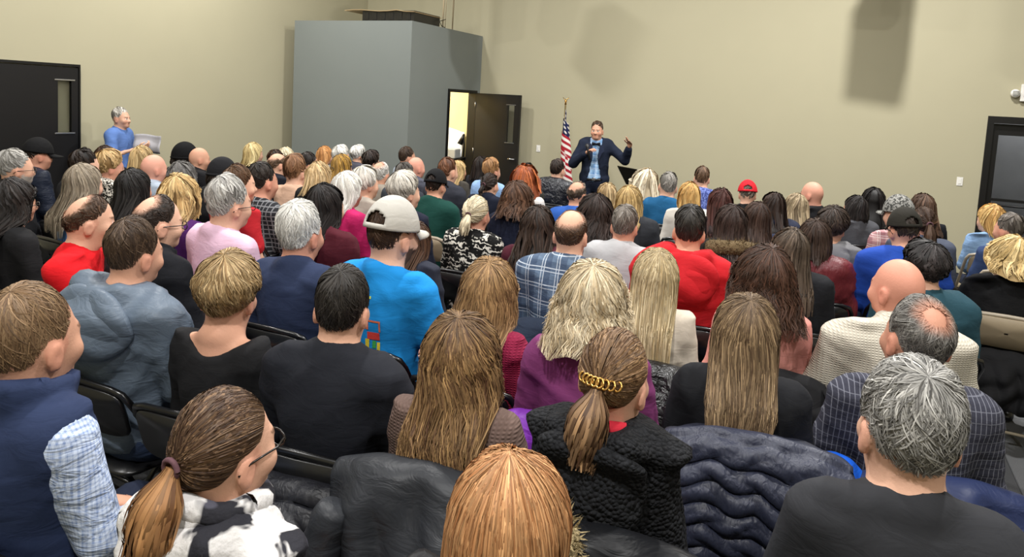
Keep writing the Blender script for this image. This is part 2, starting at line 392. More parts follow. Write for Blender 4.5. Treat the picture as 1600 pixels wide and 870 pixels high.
def speaker_box(x, y, z, rz, tilt, label):
    r = empty('hanging_loudspeaker', (x, y, z), rz); r.rotation_euler = (tilt, 0, rz); tag(r, label, 'loudspeaker')
    MB().box((-.21, -.18, -.36), (.21, .18, .36), bev=.02).build('cabinet', simple('speaker_black', '#141414', .6), r)
    MB().box((-.18, -.195, -.33), (.18, -.18, .33), bev=.006).build('grille', simple('grille_black', '#0a0a0a', .5), r)
    for s in (-1, 1): MB().tube([(s*.2, 0, .36), (s*.2, 0, ZC-z)], .006, 6).build('hanging_cable', M_BLACK, r, True)
speaker_box(.34, 9.72, 4.0, math.radians(-6), 0, 'black loudspeaker hung from the ceiling before the beige wall, right')
speaker_box(-4.86, 9.36, 3.92, math.radians(25), .25, 'black loudspeaker hung from the ceiling near the grey booth')
# inside the booth
dk = empty('desk', (-6.57, 10.62, -.10)); tag(dk, 'small dark desk inside the lit booth doorway', 'desk')
MB().box((-.45, -.30, .96), (.45, .30, 1.0), bev=.006).build('desk_top', M_BLACK, dk)
for sx in (-1, 1):
    for sy in (-1, 1): MB().box((sx*.42-.02, sy*.27-.02, .10), (sx*.42+.02, sy*.27+.02, .96)).build('leg', M_BLACK, dk)
bx = tag(MB().box((-.11, -.13, 0), (.11, .13, .16), bev=.01).build('grey_box', simple('grey_card', '#a9aaa8', .6), None, loc=(-6.27, 10.62, .90), rz=.15), 'pale grey box standing on the desk in the booth', 'box')
q = MB(); P = np.zeros((14, 10, 3))
for r_ in range(14):
    for s_ in range(10): P[r_, s_] = (-.24+.46*r_/13, .02*math.sin(r_*.9)+.08*s_/9, .48*s_/9+.03*math.sin(r_*.4)*s_/9)
sh = q.grid(P).build('white_sheet', M_PAPER, None, True, loc=(-6.40, 10.81, .90)); sh.modifiers.new('thickness', 'SOLIDIFY').thickness = .004
tag(sh, 'large white sheet leaning on the cream wall inside the booth', 'paper')
ar = empty('desk_lamp', (-6.145, 10.80, .90)); tag(ar, 'black angled lamp on the booth desk beside the door frame', 'lamp')
MB().lathe([(0, 0), (.05, 0), (.05, .015), (0, .02)], 14).build('base', M_BLACK, ar, True)
MB().tube([(0, 0, .01), (.01, 0, .22), (.0, -.02, .40)], .012, 8).build('arm', M_BLACK, ar, True)
MB().tube([(.01, -.02, .42), (-.05, -.05, .24)], [.02, .05], 12).build('lamp_shade', M_BLACK, ar, True)
# flag on its pole
fg = empty('flag_on_pole', (-4.07, 10.30, 0)); tag(fg, 'american flag hanging limp on a pole by the beige wall', 'flag')
MB().tube([(0, 0, .05), (0, 0, 1.93)], .013, 10).build('pole', simple('flag_pole', '#8a7a52', .35, .5, .6), fg, True)
MB().lathe([(0, 0), (.15, 0), (.15, .02), (.06, .05), (.025, .08), (0, .08)], 18).build('base', simple('flag_pole', '#8a7a52', .35, .5, .6), fg, True)
MB().lathe([(0, 1.93), (.02, 1.94), (.012, 1.97), (.022, 1.99), (0, 2.02)], 10).tube([(-.05, 0, 2.05), (0, 0, 2.0), (.05, 0, 2.05)], [.004, .014, .004], 6).build('eagle_finial', simple('gold', '#c79a55', .25, .6, .9), fg, True)
na, nb = 110, 66; A_, B_ = np.meshgrid(np.linspace(0, 1, na), np.linspace(0, 1, nb), indexing='ij')    # fly, hoist
fold_ = np.sin(A_*19+B_*2.0)
X_ = .012+A_*.07*(1+B_)+.085*fold_*np.clip(A_*3, 0, 1)*(.35+.65*np.clip(A_+B_, 0, 1))-.06*A_*(1-B_)*.4
Y_ = -.02-.05*np.cos(A_*19+B_*2.)*np.clip(A_*3, 0, 1)
Z_ = 1.90-B_*.70-A_*.62-.05*A_*A_
cl = np.zeros((na, nb, 3)); red, whi, blu = (np.array(s2l(h)) for h in ('#a3202f', '#e2ddd6', '#1b2148'))
st_ = (np.floor(B_*13).astype(int) % 2 == 0)
cl[:] = np.where(st_[..., None], red, whi); can = (B_ < 7/13) & (A_ < .42)
cl[can] = blu; su, sv = A_/.42*6, B_/(7/13)*5
star = can & (np.hypot((su % 1)-.5, ((sv+.5*(np.floor(su) % 2)) % 1)-.5) < .27); cl[star] = whi
q = MB().grid(np.stack([X_, Y_, Z_], -1)); me = q.mesh('flag_cloth', True, cl.reshape(-1, 3))
t = NT('flag_cloth', .75, .2); a_ = t.n('ShaderNodeVertexColor'); a_.layer_name = 'Col'; t.col(a_.outputs['Color'])
obj('flag_cloth', me, t.m, fg)
# music stand, right of the standing speaker
ms = empty('music_stand', (-2.66, 9.45, 0), 2.5); tag(ms, 'black music stand right of the standing speaker', 'music stand')
MB().tube([(0, 0, .1), (0, 0, .95)], .012, 8).build('pole', M_BLACK, ms, True)
q = MB().box((-.24, -.008, -.15), (.24, .008, .17), bev=.006); V = np.concatenate(q.V)@rotm(0, -.6, 0).T+[0, .02, .99]; q.V = [V]; q.build('tray', M_BLACK, ms)
for k_ in range(3):
    a_ = k_*2.1; MB().tube([(0, 0, .22), (.27*math.cos(a_), .27*math.sin(a_), .01)], .009, 6).build('leg', M_BLACK, ms, True)
co = MB().tube([(1.36, 10.90, .02), (1.38, 10.90, .14), (1.33, 10.91, .23), (1.27, 10.92, .22), (1.25, 10.91, .24)], .011, 8).build('cord', M_WHITE, None, True)
tag(co, 'short white cord standing up against the wall near the right door', 'cord')
# ------------------------------------------------------------------ implicit surfaces -> one continuous mesh
def grid_axis(lo, hi, step, f0=None, f1=None, fstep=None):
    if f0 is None: return np.arange(lo, hi+step, step)
    a = np.linspace(lo, f0, max(2, int(round((f0-lo)/step))+1)); b = np.arange(f0, f1, fstep)[1:]
    c = np.linspace(f1, hi, max(2, int(round((hi-f1)/step))+1))
    return np.concatenate([a, b, c])
def smin(a, b, k):
    h = np.maximum(k-np.abs(a-b), 0)/k
    return np.minimum(a, b)-h*h*k*.25
def field(prims, xs, ys, zs):
    V = np.full((len(xs), len(ys), len(zs)), .5, np.float32)
    for p in prims:
        sub = p[0].isupper(); typ = p[0].lower()
        if typ == 'e': c, r, k = p[1:]; lo = np.array(c)-r; hi = np.array(c)+r
        else:
            a, b, ra, rb, k = p[1:]; a = np.array(a, float); b = np.array(b, float); m = max(ra, rb)
            lo = np.minimum(a, b)-m; hi = np.maximum(a, b)+m
        mg = k+.07
        sl = tuple(slice(max(0, np.searchsorted(g, l-mg)-1), min(len(g), np.searchsorted(g, h+mg)+1)) for g, l, h in zip((xs, ys, zs), lo, hi))
        X, Y, Z = xs[sl[0]][:, None, None], ys[sl[1]][None, :, None], zs[sl[2]][None, None, :]
        if X.size*Y.size*Z.size == 0: continue
        if typ == 'e':
            dx, dy, dz = X-c[0], Y-c[1], Z-c[2]
            k0 = np.sqrt((dx/r[0])**2+(dy/r[1])**2+(dz/r[2])**2)
            k1 = np.sqrt((dx/r[0]**2)**2+(dy/r[1]**2)**2+(dz/r[2]**2)**2)+1e-9
            d = k0*(k0-1)/k1
        else:
            ab = b-a; L = ab@ab+1e-12
            t = np.clip(((X-a[0])*ab[0]+(Y-a[1])*ab[1]+(Z-a[2])*ab[2])/L, 0, 1)
            d = np.sqrt((X-a[0]-t*ab[0])**2+(Y-a[1]-t*ab[1])**2+(Z-a[2]-t*ab[2])**2)-(ra+(rb-ra)*t)
        V[sl] = -smin(-V[sl], d, k) if sub else smin(V[sl], d, k)
    return V
_E = [(0, 1), (2, 3), (4, 5), (6, 7), (0, 2), (1, 3), (4, 6), (5, 7), (0, 4), (1, 5), (2, 6), (3, 7)]
def surfnet(V, xs, ys, zs):
    V = V.copy(); V[0], V[-1] = .5, .5; V[:, 0], V[:, -1] = .5, .5; V[:, :, 0], V[:, :, -1] = .5, .5
    s = V < 0
    nx, ny, nz = V.shape
    cs = [(i, j, k) for i in (0, 1) for j in (0, 1) for k in (0, 1)]
    S = [s[i:nx-1+i, j:ny-1+j, k:nz-1+k] for i, j, k in cs]
    cnt = sum(x.astype(np.int8) for x in S); mask = (cnt > 0) & (cnt < 8)
    idx = np.full(mask.shape, -1, np.int32); n = int(mask.sum()); idx[mask] = np.arange(n)
    I = np.argwhere(mask); val = np.stack([V[I[:, 0]+i, I[:, 1]+j, I[:, 2]+k] for i, j, k in cs], 1)
    acc = np.zeros((n, 3)); num = np.zeros(n); cc = np.array(cs, float)
    for a, b in _E:
        va, vb = val[:, a], val[:, b]; m = (va < 0) != (vb < 0)
        t = np.where(m, va/(va-vb+1e-12), 0)
        acc += m[:, None]*(cc[a]+t[:, None]*(cc[b]-cc[a])); num += m
    P = I+acc/num[:, None]
    P = np.stack([np.interp(P[:, d], np.arange(len(g)), g) for d, g in enumerate((xs, ys, zs))], 1)
    Q = []
    for ax in range(3):
        sh = [slice(None)]*3; sh2 = list(sh); sh[ax] = slice(0, -1); sh2[ax] = slice(1, None)
        A, B = s[tuple(sh)], s[tuple(sh2)]
        e = np.argwhere(A != B); o1, o2 = [(1, 2), (2, 0), (0, 1)][ax]
        ok = (e[:, o1] > 0) & (e[:, o2] > 0); e = e[ok]
        ins = A[tuple(e.T)]
        def g(d1, d2):
            f = e.copy(); f[:, o1] -= d1; f[:, o2] -= d2; return idx[tuple(f.T)]
        q = np.stack([g(1, 1), g(0, 1), g(0, 0), g(1, 0)], 1)
        q[~ins] = q[~ins][:, ::-1]; Q.append(q)
    return P, np.concatenate(Q)
def smooth_verts(P, Q, it=1, f=.5):
    for _ in range(it):
        acc = np.zeros_like(P); n = np.zeros(len(P))
        for a, b in ((0, 1), (1, 2), (2, 3), (3, 0)):
            for u, v in ((a, b), (b, a)):
                for d in range(3): acc[:, d] += np.bincount(Q[:, u], P[Q[:, v], d], len(P))
                n += np.bincount(Q[:, u], minlength=len(P))
        P = P*(1-f)+f*acc/np.maximum(n, 1)[:, None]
    return P
def vnormals(P, Q):
    fn = np.cross(P[Q[:, 2]]-P[Q[:, 0]], P[Q[:, 3]]-P[Q[:, 1]])
    N = np.zeros_like(P)
    for i in range(Q.shape[1]):
        for d in range(3): N[:, d] += np.bincount(Q[:, i], fn[:, d], len(P))
    return N/(np.linalg.norm(N, axis=1)[:, None]+1e-12)

# ------------------------------------------------------------------ human templates (seated, facing +y, head top 1.37)
HC = np.array([0, 0, 1.245]); SK = (.076, .097, .105)
def mir(p): return (-p[0], p[1], p[2])
def joints(pose='seat'):
    J = dict(zt=0., hip=(.09, .0, .53), kn=(.12, .44, .52), an=(.12, .36, .09), toe=(.13, .53, .04))
    for s in 'RL': J.update({'sh'+s: (.178, -.03, 1.032), 'el'+s: (.232, .02, .76), 'wr'+s: (.09, .25, .645)})
    if pose == 'chin': J.update(elR=(.20, .25, .80), wrR=(.075, .185, 1.04))
    if pose in ('stand', 'speak'):
        J.update(zt=.40, hip=(.095, .0, .93), kn=(.12, .03, .50), an=(.13, -.02, .09), toe=(.16, .14, .04))
        for s in 'RL': J.update({'sh'+s: (.178, -.03, 1.432), 'el'+s: (.26, .02, 1.16), 'wr'+s: (.12, .25, 1.26)})
    if pose == 'speak':
        J.update(elR=(.30, .06, 1.17), wrR=(.12, .23, 1.33), elL=(.41, .05, 1.25), wrL=(.45, .19, 1.44))
    return J
def P_torso(J, g=0., gx=0.):
    z = J['zt']
    return [('e', (0, -.005, .57+z), (.165+g+gx, .115+g, .12), .06), ('e', (0, -.02, .72+z), (.145+g+gx, .10+g, .16), .08),
            ('e', (0, -.03, .91+z), (.160+g+gx, .11+g, .17), .08),
            ('c', (-.13, -.03, 1.028+z), (.13, -.03, 1.028+z), .060+g, .060+g, .07),
            ('c', (0, -.045, 1.085+z), (.13, -.035, 1.055+z), .048+g*.6, .042+g*.6, .05), ('c', (0, -.045, 1.085+z), (-.13, -.035, 1.055+z), .048+g*.6, .042+g*.6, .05),
            ('c', (0, -.035, 1.02+z), (0, -.025, 1.06+z), .075+g*.6, .056+g*.4, .06)]
def P_arm(J, s, g=0., upto=1., r=1.):
    f = (lambda p: p) if s == 'R' else mir
    sh, el, wr = (np.array(f(J[k+s])) for k in ('sh', 'el', 'wr'))
    out = [('c', sh, sh+(el-sh)*min(1, upto*2), .052*r+g, (.042*r if upto >= .5 else .047)+g, .05)]
    if upto > .5: out.append(('c', el, el+(wr-el)*min(1, upto*2-1), .040*r+g, .027*r+g, .03))
    return out
def P_leg(J, g=0., feet=True):
    out = []
    for f in (lambda p: p, mir):
        h, k, a, t = (f(J[n]) for n in ('hip', 'kn', 'an', 'toe'))
        out += [('c', h, k, .084+g, .06+g, .05), ('c', k, a, .057+g, .036+g, .04)]
        if feet: out.append(('c', (a[0], a[1]-.02, .045), t, .036, .03, .03))
    return out
def P_head(z):
    o = [('c', (0, -.035, 1.0+z), (0, -.012, 1.15+z), .066, .058, .05),
         ('e', (0, 0, 1.245+z), SK, .03), ('e', (0, .032, 1.185+z), (.060, .064, .078), .04),
         ('c', (-.012, .078, 1.137+z), (.012, .078, 1.137+z), .016, .016, .03),
         ('c', (0, .093, 1.228+z), (0, .112, 1.196+z), .008, .014, .016),
         ('c', (-.012, .102, 1.192+z), (.012, .102, 1.192+z), .009, .009, .012),
         ('c', (-.034, .083, 1.243+z), (.034, .083, 1.243+z), .012, .012, .02),
         ('c', (-.018, .090, 1.163+z), (.018, .090, 1.163+z), .007, .007, .012)]
    for s in (-1, 1):
        o += [('E', (s*.031, .103, 1.224+z), (.016, .012, .010), .012), ('e', (s*.031, .084, 1.223+z), (.013, .012, .010), .008),
              ('e', (s*.046, .066, 1.195+z), (.022, .022, .02), .03)]
        o += [('e', (s*.080, -.010, 1.207+z), (.010, .021, .034), .010), ('E', (s*.092, -.004, 1.211+z), (.009, .010, .018), .006)]
    return o
def ring(z, zc, rad, r, tilt=.02, k=.012, n=10, open_front=0):
    pts = []
    for i in range(n+1):
        a = i*2*math.pi/n+math.pi/2
        pts.append((rad*math.cos(a), -.02+rad*.95*math.sin(a), zc+z-tilt*math.sin(a)))
    return [('c', pts[i], pts[i+1], r, r, k) for i in range(n)]
def garment_prims(kind, J):
    z = J['zt']; g = {'tee': .014, 'long': .013, 'shirt': .016, 'hoodie': .024, 'jacket': .030, 'turtle': .026, 'vest': .030, 'scoop': .012}[kind]
    pr = P_torso(J, g)
    if kind != 'vest':
        up = .36 if kind == 'tee' else .97
        for s in 'RL': pr += P_arm(J, s, g*.85+(.008 if kind == 'tee' else 0), up)
    if kind in ('tee', 'long'): pr += ring(z, 1.100, .070, .011)
    if kind == 'shirt': pr += ring(z, 1.115, .066, .012)+ring(z, 1.098, .072, .014)
    if kind == 'turtle': pr += ring(z, 1.095, .074, .022)+ring(z, 1.12, .068, .019)+ring(z, 1.14, .066, .017)
    if kind == 'jacket': pr += ring(z, 1.10, .084, .020)+ring(z, 1.12, .080, .016)
    if kind == 'vest': pr += ring(z, 1.10, .090, .020)+ring(z, 1.125, .092, .015)+ring(z, 1.15, .096, .012)
    if kind == 'hoodie':
        c = [(.075, .05, 1.075), (.108, -.03, 1.10), (.088, -.115, 1.11), (0, -.15, 1.10)]
        for f in (lambda p: p, mir):
            q = [(*f(p)[:2], p[2]+z) for p in c]
            pr += [('c', q[i], q[i+1], .032, .036, .03) for i in range(3)]
        pr += [('e', (0, -.155, 1.0+z), (.145, .065, .115), .022), ('E', (0, -.045, 1.16+z), (.066, .075, .055), .02)]
    return pr
TPL = {}
def template(kind, pose, hi):
    key = (kind, pose, hi)
    if key in TPL: return TPL[key]
    J = joints(pose); z = J['zt']
    yl = .75 if pose in ('seat', 'chin') else .34
    xw = .36 if pose in ('seat', 'chin') else .62
    if kind == 'body':
        pr = P_torso(J, -.012)+P_arm(J, 'R', -.003)+P_arm(J, 'L', -.003)+P_leg(J, -.010)+P_head(z)
        st, fs = {2: (.028, .0076), 1: (.034, .0110), 0: (.040, .0155)}[hi]
        xs = grid_axis(-xw, xw, st, -.10, .10, fs); ys = grid_axis(-.22, yl, st, -.12, .14, fs)
        zs = grid_axis(-.02, 1.42+z, st, 1.06+z, 1.375+z, fs)
    elif kind == 'trousers':
        pr = P_leg(J, .012, False)+[('e', (0, 0, .56+z), (.175, .13, .13), .05)]
        xs = grid_axis(-.34, .34, .044); ys = grid_axis(-.22, yl, .044); zs = grid_axis(-.02, .75+z, .044)
    elif kind == 'shoes':
        pr = []
        for f in (lambda p: p, mir):
            a, t = f(J['an']), f(J['toe'])
            pr += [('c', (a[0], a[1]-.03, .045), (t[0], t[1], .04), .048, .042, .03), ('c', a, (a[0], a[1], .06), .045, .05, .03)]
        xs = grid_axis(-.3, .3, .027); ys = grid_axis(-.2, yl, .027); zs = grid_axis(-.03, .2, .027)
    else:
        pr = garment_prims(kind, J)
        st = .0155 if hi else .026
        xs = grid_axis(-xw-.06, xw+.06, st); ys = grid_axis(-.34, .45, st); zs = grid_axis(.38+z, 1.24+z, st)
    V = field(pr, xs, ys, zs)
    if kind == 'shoes': V = np.maximum(V, (.004-zs)[None, None, :])
    if kind in ('tee', 'long', 'shirt', 'hoodie', 'jacket', 'turtle', 'vest', 'scoop'):
        V = np.maximum(V, (.47+z-zs)[None, None, :])
        if kind == 'scoop': V = np.maximum(V, ((zs[None, None, :]-z-1.05)-3.2*(xs**2)[:, None, None]+0*ys[None, :, None]))
    P, Q = surfnet(V, xs, ys, zs); P = smooth_verts(P, Q, 1, .35)
    TPL[key] = (P, Q, vnormals(P, Q)); return TPL[key]
def hand_template(curl, fine=True):
    key = ('hand', curl, fine)
    if key in TPL: return TPL[key]
    pr = [('e', (0, .05, 0), (.040, .052, .016), .01), ('c', (0, -.01, 0), (0, .03, 0), .026, .028, .02)]
    for x, L in ((-.031, .062), (-.0105, .078), (.0105, .084), (.031, .074)):
        p = np.array([x, .088, 0.]); a = curl*.35; d0 = p
        for k, q in enumerate((.45, .32, .23)):
            e = p+L*q*np.array([x*.9*(1-k*.3), math.cos(a), -math.sin(a)])
            pr.append(('c', p, e, .0092-.001*k, .0088-.001*k, .004)); p = e; a += curl*.62
    pr += [('c', (.030, .02, -.004), (.058, .055, -.012), .014, .011, .012), ('c', (.058, .055, -.012), (.062-.02*curl, .088, -.016-.014*curl), .0105, .0085, .004)]
    if not fine:      # far hands: palm and five tapered fingers as joined tubes
        q = MB()
        q.tube([(0, -.02, 0), (0, .03, 0), (0, .095, 0)], [.024, .036, .034], 7)
        V = np.concatenate(q.V); V[:, 2] *= .5; q.V = [V]
        for c in pr[2:]: q.tube([c[1], c[2]], [c[3], c[4]], 5)
        P, Q4 = np.concatenate(q.V), np.concatenate(q.Q)
        Q = Q4
        TPL[key] = (P, Q); return P, Q
    xs = grid_axis(-.06, .085, .0062); ys = grid_axis(-.05, .21, .0062); zs = grid_axis(-.12, .04, .0062)
    P, Q = surfnet(field(pr, xs, ys, zs), xs, ys, zs); TPL[key] = (P, Q); return P, Q
def place_hand(J, s, curl, palm, fine=True):
    P, Q = hand_template(curl, fine); P = P.copy()
    el, wr = np.array(J['el'+s]), np.array(J['wr'+s])
    if s == 'L': el[0] *= -1; wr[0] *= -1
    y = wr-el; y /= np.linalg.norm(y); n = -np.array(palm, float); n -= y*(y@n); n /= np.linalg.norm(n)
    x = np.cross(y, n)
    if s == 'R': P[:, 0] *= -1; Q = Q[:, ::-1]
    return wr+y*.012+P[:, :1]*x+P[:, 1:2]*y+P[:, 2:3]*n, Q
def sstep(x, a, b):
    t = np.clip((x-a)/(b-a), 0, 1); return t*t*(3-2*t)
class Pose:
    def __init__(s, sc=1, hs=1, bw=1, yaw=0, pitch=0, roll=0, lean=0, zt=0):
        s.sc, s.hs, s.bw, s.yaw, s.pitch, s.roll, s.lean, s.zt = sc, hs, bw, yaw, pitch, roll, lean, zt; s.thick = 0.
    def __call__(s, P, head=False):
        P = np.array(P, float); z = P[:, 2]-s.zt
        w = np.ones(len(P)) if head else sstep(z, 1.075, 1.15)
        k = 1+(s.bw-1)*(1-sstep(z, 1.05, 1.125)) if not head else np.ones(len(P))
        P[:, 0] *= k; P[:, 1] = P[:, 1]*(1+(k-1)*.7)
        piv = np.array([0, -.015, 1.12+s.zt])
        hsw = 1+(s.hs-1)*w
        for wq in (None,):
            D = (P-piv)*hsw[:, None]
            a = s.yaw*w; c, n = np.cos(a), np.sin(a)
            Rp = rotm(0, s.pitch, s.roll); E = D@Rp.T; D = D*(1-w[:, None])+E*w[:, None]
            X = D[:, 0]*c-D[:, 1]*n; Y = D[:, 0]*n+D[:, 1]*c
            P = np.stack([X, Y, D[:, 2]], 1)+piv
        if s.lean:
            zz = np.clip(P[:, 2]-.55-s.zt, 0, None); a = s.lean
            P[:, 1] = P[:, 1]+zz*math.sin(a)*(P[:, 2] > .55+s.zt); P[:, 2] = np.where(zz > 0, .55+s.zt+zz*math.cos(a), P[:, 2])
        return P*s.sc
def folds(P, seed, amp, st=1.):
    """cloth creases: a few narrow ridges along wavy lines"""
    r = np.random.default_rng(seed); n = np.zeros(len(P))
    for i in range(8):
        d = r.normal(0, 1, 3); d /= np.linalg.norm(d); d[2] *= 1.4
        f = r.uniform(11, 34)*st; d2 = r.normal(0, 1, 3)*7
        m = np.clip(.5+.9*np.sin(P@(r.normal(0, 1, 3)*7)+r.uniform(0, 6)), 0, 1)
        n += (1-np.abs(np.sin(P@d*f*.5+1.2*np.sin(P@d2+r.uniform(0, 6))+r.uniform(0, 6))))**2*m*(16/f)**.7
    return amp*(n*1.1-.25)

# ------------------------------------------------------------------ hair
def hair_threshold(style):
    if style == 'long': return [0, 25, 45, 62, 75, 100, 140, 180], [36, 33, 24, 8, -10, -10, -10, -10]
    if style == 'bob': return [0, 25, 45, 62, 75, 90, 105, 130, 180], [32, 30, 20, 2, -16, -22, -25, -30, -38]
    if style == 'pony': return [0, 30, 55, 72, 85, 100, 115, 135, 180], [40, 37, 24, 6, -2, 4, -16, -32, -36]
    return [0, 30, 45, 60, 72, 82, 92, 104, 116, 132, 180], [40, 38, 28, 16, 4, -14, 4, 6, -14, -33, -38]
def skull_r(d): return 1/np.sqrt((d[..., 0]/SK[0])**2+(d[..., 1]/SK[1])**2+(d[..., 2]/SK[2])**2)
def make_hair(pose, o, lod, rng):
    """o: style options. Returns verts, quads, colours of one hair mesh (scalp shell + locks)."""
    st = o['style']; tau = math.radians(o.get('tau', 22)); h0 = o.get('h', .018); L = o.get('L', 0.)
    th0 = math.radians(o.get('bald', 0)); base = np.array(s2l(o['c'])); hi = np.array(s2l(o.get('c2', o['c'])))
    root = np.array(s2l(o.get('root', o['c'])))
    nphi, nth = (72, 26) if lod == 2 else ((44, 16) if lod == 1 else (30, 11))
    ph = np.arange(nphi)*2*math.pi/nphi
    up = np.array([0, -math.sin(tau), math.cos(tau)]); e1 = np.array([0, math.cos(tau), math.sin(tau)]); e2 = np.array([1., 0, 0])
    def dirs(PH, TH):
        return np.cos(TH)[..., None]*up+np.sin(TH)[..., None]*(np.cos(PH)[..., None]*e1+np.sin(PH)[..., None]*e2)
    tt = np.radians(np.arange(0, 172, 1.5)); D = dirs(ph[:, None]+0*tt, tt[None]+0*ph[:, None])
    az = np.degrees(np.abs(np.arctan2(D[..., 0], D[..., 1]))); el = np.degrees(np.arcsin(np.clip(D[..., 2], -1, 1)))
    tx, ty = hair_threshold(st); inside = el > np.interp(az, tx, np.array(ty)+o.get('lift', 0)*(np.array(tx) > 95)+o.get('fore', 0)*(np.array(tx) < 50))
    inside[:, tt < max(th0, .12)] = True
    first = np.argmin(inside, axis=1); first[inside.all(1)] = len(tt)-1
    th1 = tt[first]
    th1 = (th1+np.roll(th1, 1)+np.roll(th1, -1))/3
    nh = (16 if lod == 2 else 9 if lod == 1 else 6) if L > 0 else 0
    if th0 > 0: th0 = th0*(1+.06*np.sin(2*ph+o['seed'])+.03*np.sin(5*ph+2*o['seed']))
    t = np.linspace(0, 1, nth)
    b0 = th0 if np.ndim(th0) else np.full(nphi, th0)
    TH = b0[:, None]+(np.maximum(th1, b0+.02)-b0)[:, None]*t[None]
    D = dirs(ph[:, None]+0*TH, TH)
    taper = 1-.95*sstep(t, .22, .95) if L == 0 and st == 'short' else 1-.85*sstep(t, .5, 1.0) if L == 0 else np.ones(nth)
    isb = o.get('bald', 0) > 0
    if isb: taper = taper*(.02+.98*sstep(t, 0, .55))
    az = np.degrees(np.abs(np.arctan2(D[..., 0], D[..., 1])))
    vol = h0*taper[None]*(1+o.get('top', .25)*np.clip(D[..., 2], 0, 1)+o.get('backv', 0)*np.clip(-D[..., 1], 0, 1))
    if L > 0: vol = vol*(.35+.65*sstep(az, 20, 80))
    r1 = np.random.default_rng(o['seed'])
    lump = sum(np.sin(D@(r1.normal(0, 1, 3)*9)+r1.uniform(0, 6)) for _ in range(4))/4
    S = HC+D*(skull_r(D)+vol*(1+.22*lump))[..., None]
    azb = az[:, -1]
    if nh:
        sv = np.linspace(0, 1, nh+1)[1:]
        Lp = L*np.where(azb < 64, .02, .30+.70*sstep(azb, 64, 105))*(1+.08*np.sin(ph*3+r1.uniform(0, 6))+.06*np.sin(ph*7))
        b = S[:, -1]; rad = b[:, :2]
        fl = 1+o.get('flare', .25)*sv[None]-o.get('tuck', 0)*sv[None]**3
        H = np.empty((nphi, nh, 3))
        H[..., :2] = rad[:, None]*fl[..., None]; H[..., 2] = b[:, None, 2]-Lp[:, None]*sv[None]
        H[..., 1] -= o.get('back', .015)*sv[None]
        S = np.concatenate([S, H], 1)
    Sb = pose(S.reshape(-1, 3)+[0, 0, pose.zt], True).reshape(S.shape)
    if L > .12:        # lies on the shoulders and back
        zz = Sb[..., 2]/pose.sc-pose.zt; k = sstep(-zz, -1.13, -1.04)
        yb = (-(.145+.03*o.get('lay', 1))*(1+(pose.bw-1)*.7)-.02-pose.thick)*pose.sc
        Sb[..., 1] = np.where(Sb[..., 1] > yb, Sb[..., 1]*(1-k)+yb*k, Sb[..., 1])
    nt = Sb.shape[1]
    dph = np.roll(Sb, -1, 0)-np.roll(Sb, 1, 0); dt = np.gradient(Sb, axis=1)
    N = np.cross(dt, dph); N /= np.linalg.norm(N, axis=-1)[..., None]+1e-9
    if not isb: m0 = N[:, 1].mean(0); N[:, 0] = m0/np.linalg.norm(m0)
    T = dph/(np.linalg.norm(dph, axis=-1)[..., None]+1e-9)
    ctr = pose(np.array([HC+[0, 0, pose.zt]]), True)[0]
    if np.mean(np.sum(N[:, :nth]*(Sb[:, :nth]-ctr), -1)) < 0: N = -N
    V = [(Sb-N*(.006 if st == 'pony' else .002)).reshape(-1, 3)]; i = np.arange(nphi*nt).reshape(nphi, nt)[:, :(nt-max(1, nh//4) if L > .12 else nt)]; j = np.roll(i, -1, 0)
    Q = [np.stack([i[:, :-1], j[:, :-1], j[:, 1:], i[:, 1:]], -1).reshape(-1, 4)]
    tcol = np.linspace(0, 1, nt)[None, :, None]
    cc = (root*(1-tcol)+base*tcol)*.7  # under-layer darkened: shade between the locks is put into its colour
    cc = np.broadcast_to(cc, Sb.shape).copy(); sk = np.array(s2l(o.get('skin', '#c8977e')))
    if L == 0:
        fa = np.clip((.95-.95*sstep(t, .05, .5) if isb else 0*t)+(.8*sstep(t, .84, 1.) if st == 'short' else 0*t), 0, 1)[None, :, None]
        cc[:, :nth] = cc[:, :nth]*(1-fa)+sk*fa
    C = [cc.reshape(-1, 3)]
    # locks
    ns, m, wd = {2: (int(o.get('n', 2500)*.95), 9 if L > .12 else 6, .0027), 1: (720, 7, .0062), 0: (260, 5, .0105)}[lod]
    wd *= o.get('w', 1)
    clump = o.get('clump', .5); ng = max(12, int(ns/o.get('per', 9)))
    gph = rng.uniform(0, 2*math.pi, ng); gpt = rng.uniform(0, 2*math.pi, ng); gc = rng.random(ng)
    gi = rng.integers(0, ng, ns); sp = rng.normal(0, .16, ns)
    t0 = rng.uniform(0, .45 if L > 0 else .8, ns)**1.2; ln = o.get('len', .34 if L == 0 else .9)
    if isb: t0 = np.clip(t0+.06*rng.random(ns), 0, .85)
    t1 = np.clip(t0+ln*rng.uniform(.7, 1.2, ns), 0, 1.0)
    if L > 0: t1 = np.where(rng.random(ns) < .75, rng.uniform(.74, 1, ns), t1)
    u = np.linspace(0, 1, m); tq = t0[:, None]+(t1-t0)[:, None]*u[None]
    A = o.get('A', 0.); f = o.get('f', 3.); gl = o.get('swirl', 0.)
    phq = gph[gi][:, None]+sp[:, None]*(1-clump*tq)+gl*(tq-t0[:, None])*np.sign(np.sin(gpt[gi]))[:, None]
    if st == 'short': phq = phq+(rng.normal(0, .22, ns)+.35*np.sin(gpt[gi]))[:, None]*u[None]
    pf = (phq/(2*math.pi)*nphi) % nphi; p0 = np.floor(pf).astype(int) % nphi; p1 = (p0+1) % nphi; fp = (pf-np.floor(pf))[..., None]
    tf = np.clip(tq*(nt-1), 0, nt-1.001); q0 = tf.astype(int); ft = (tf-q0)[..., None]
    def smp(G):
        a = G[p0, q0]*(1-fp)+G[p1, q0]*fp; b = G[p0, q0+1]*(1-fp)+G[p1, q0+1]*fp
        return a*(1-ft)+b*ft
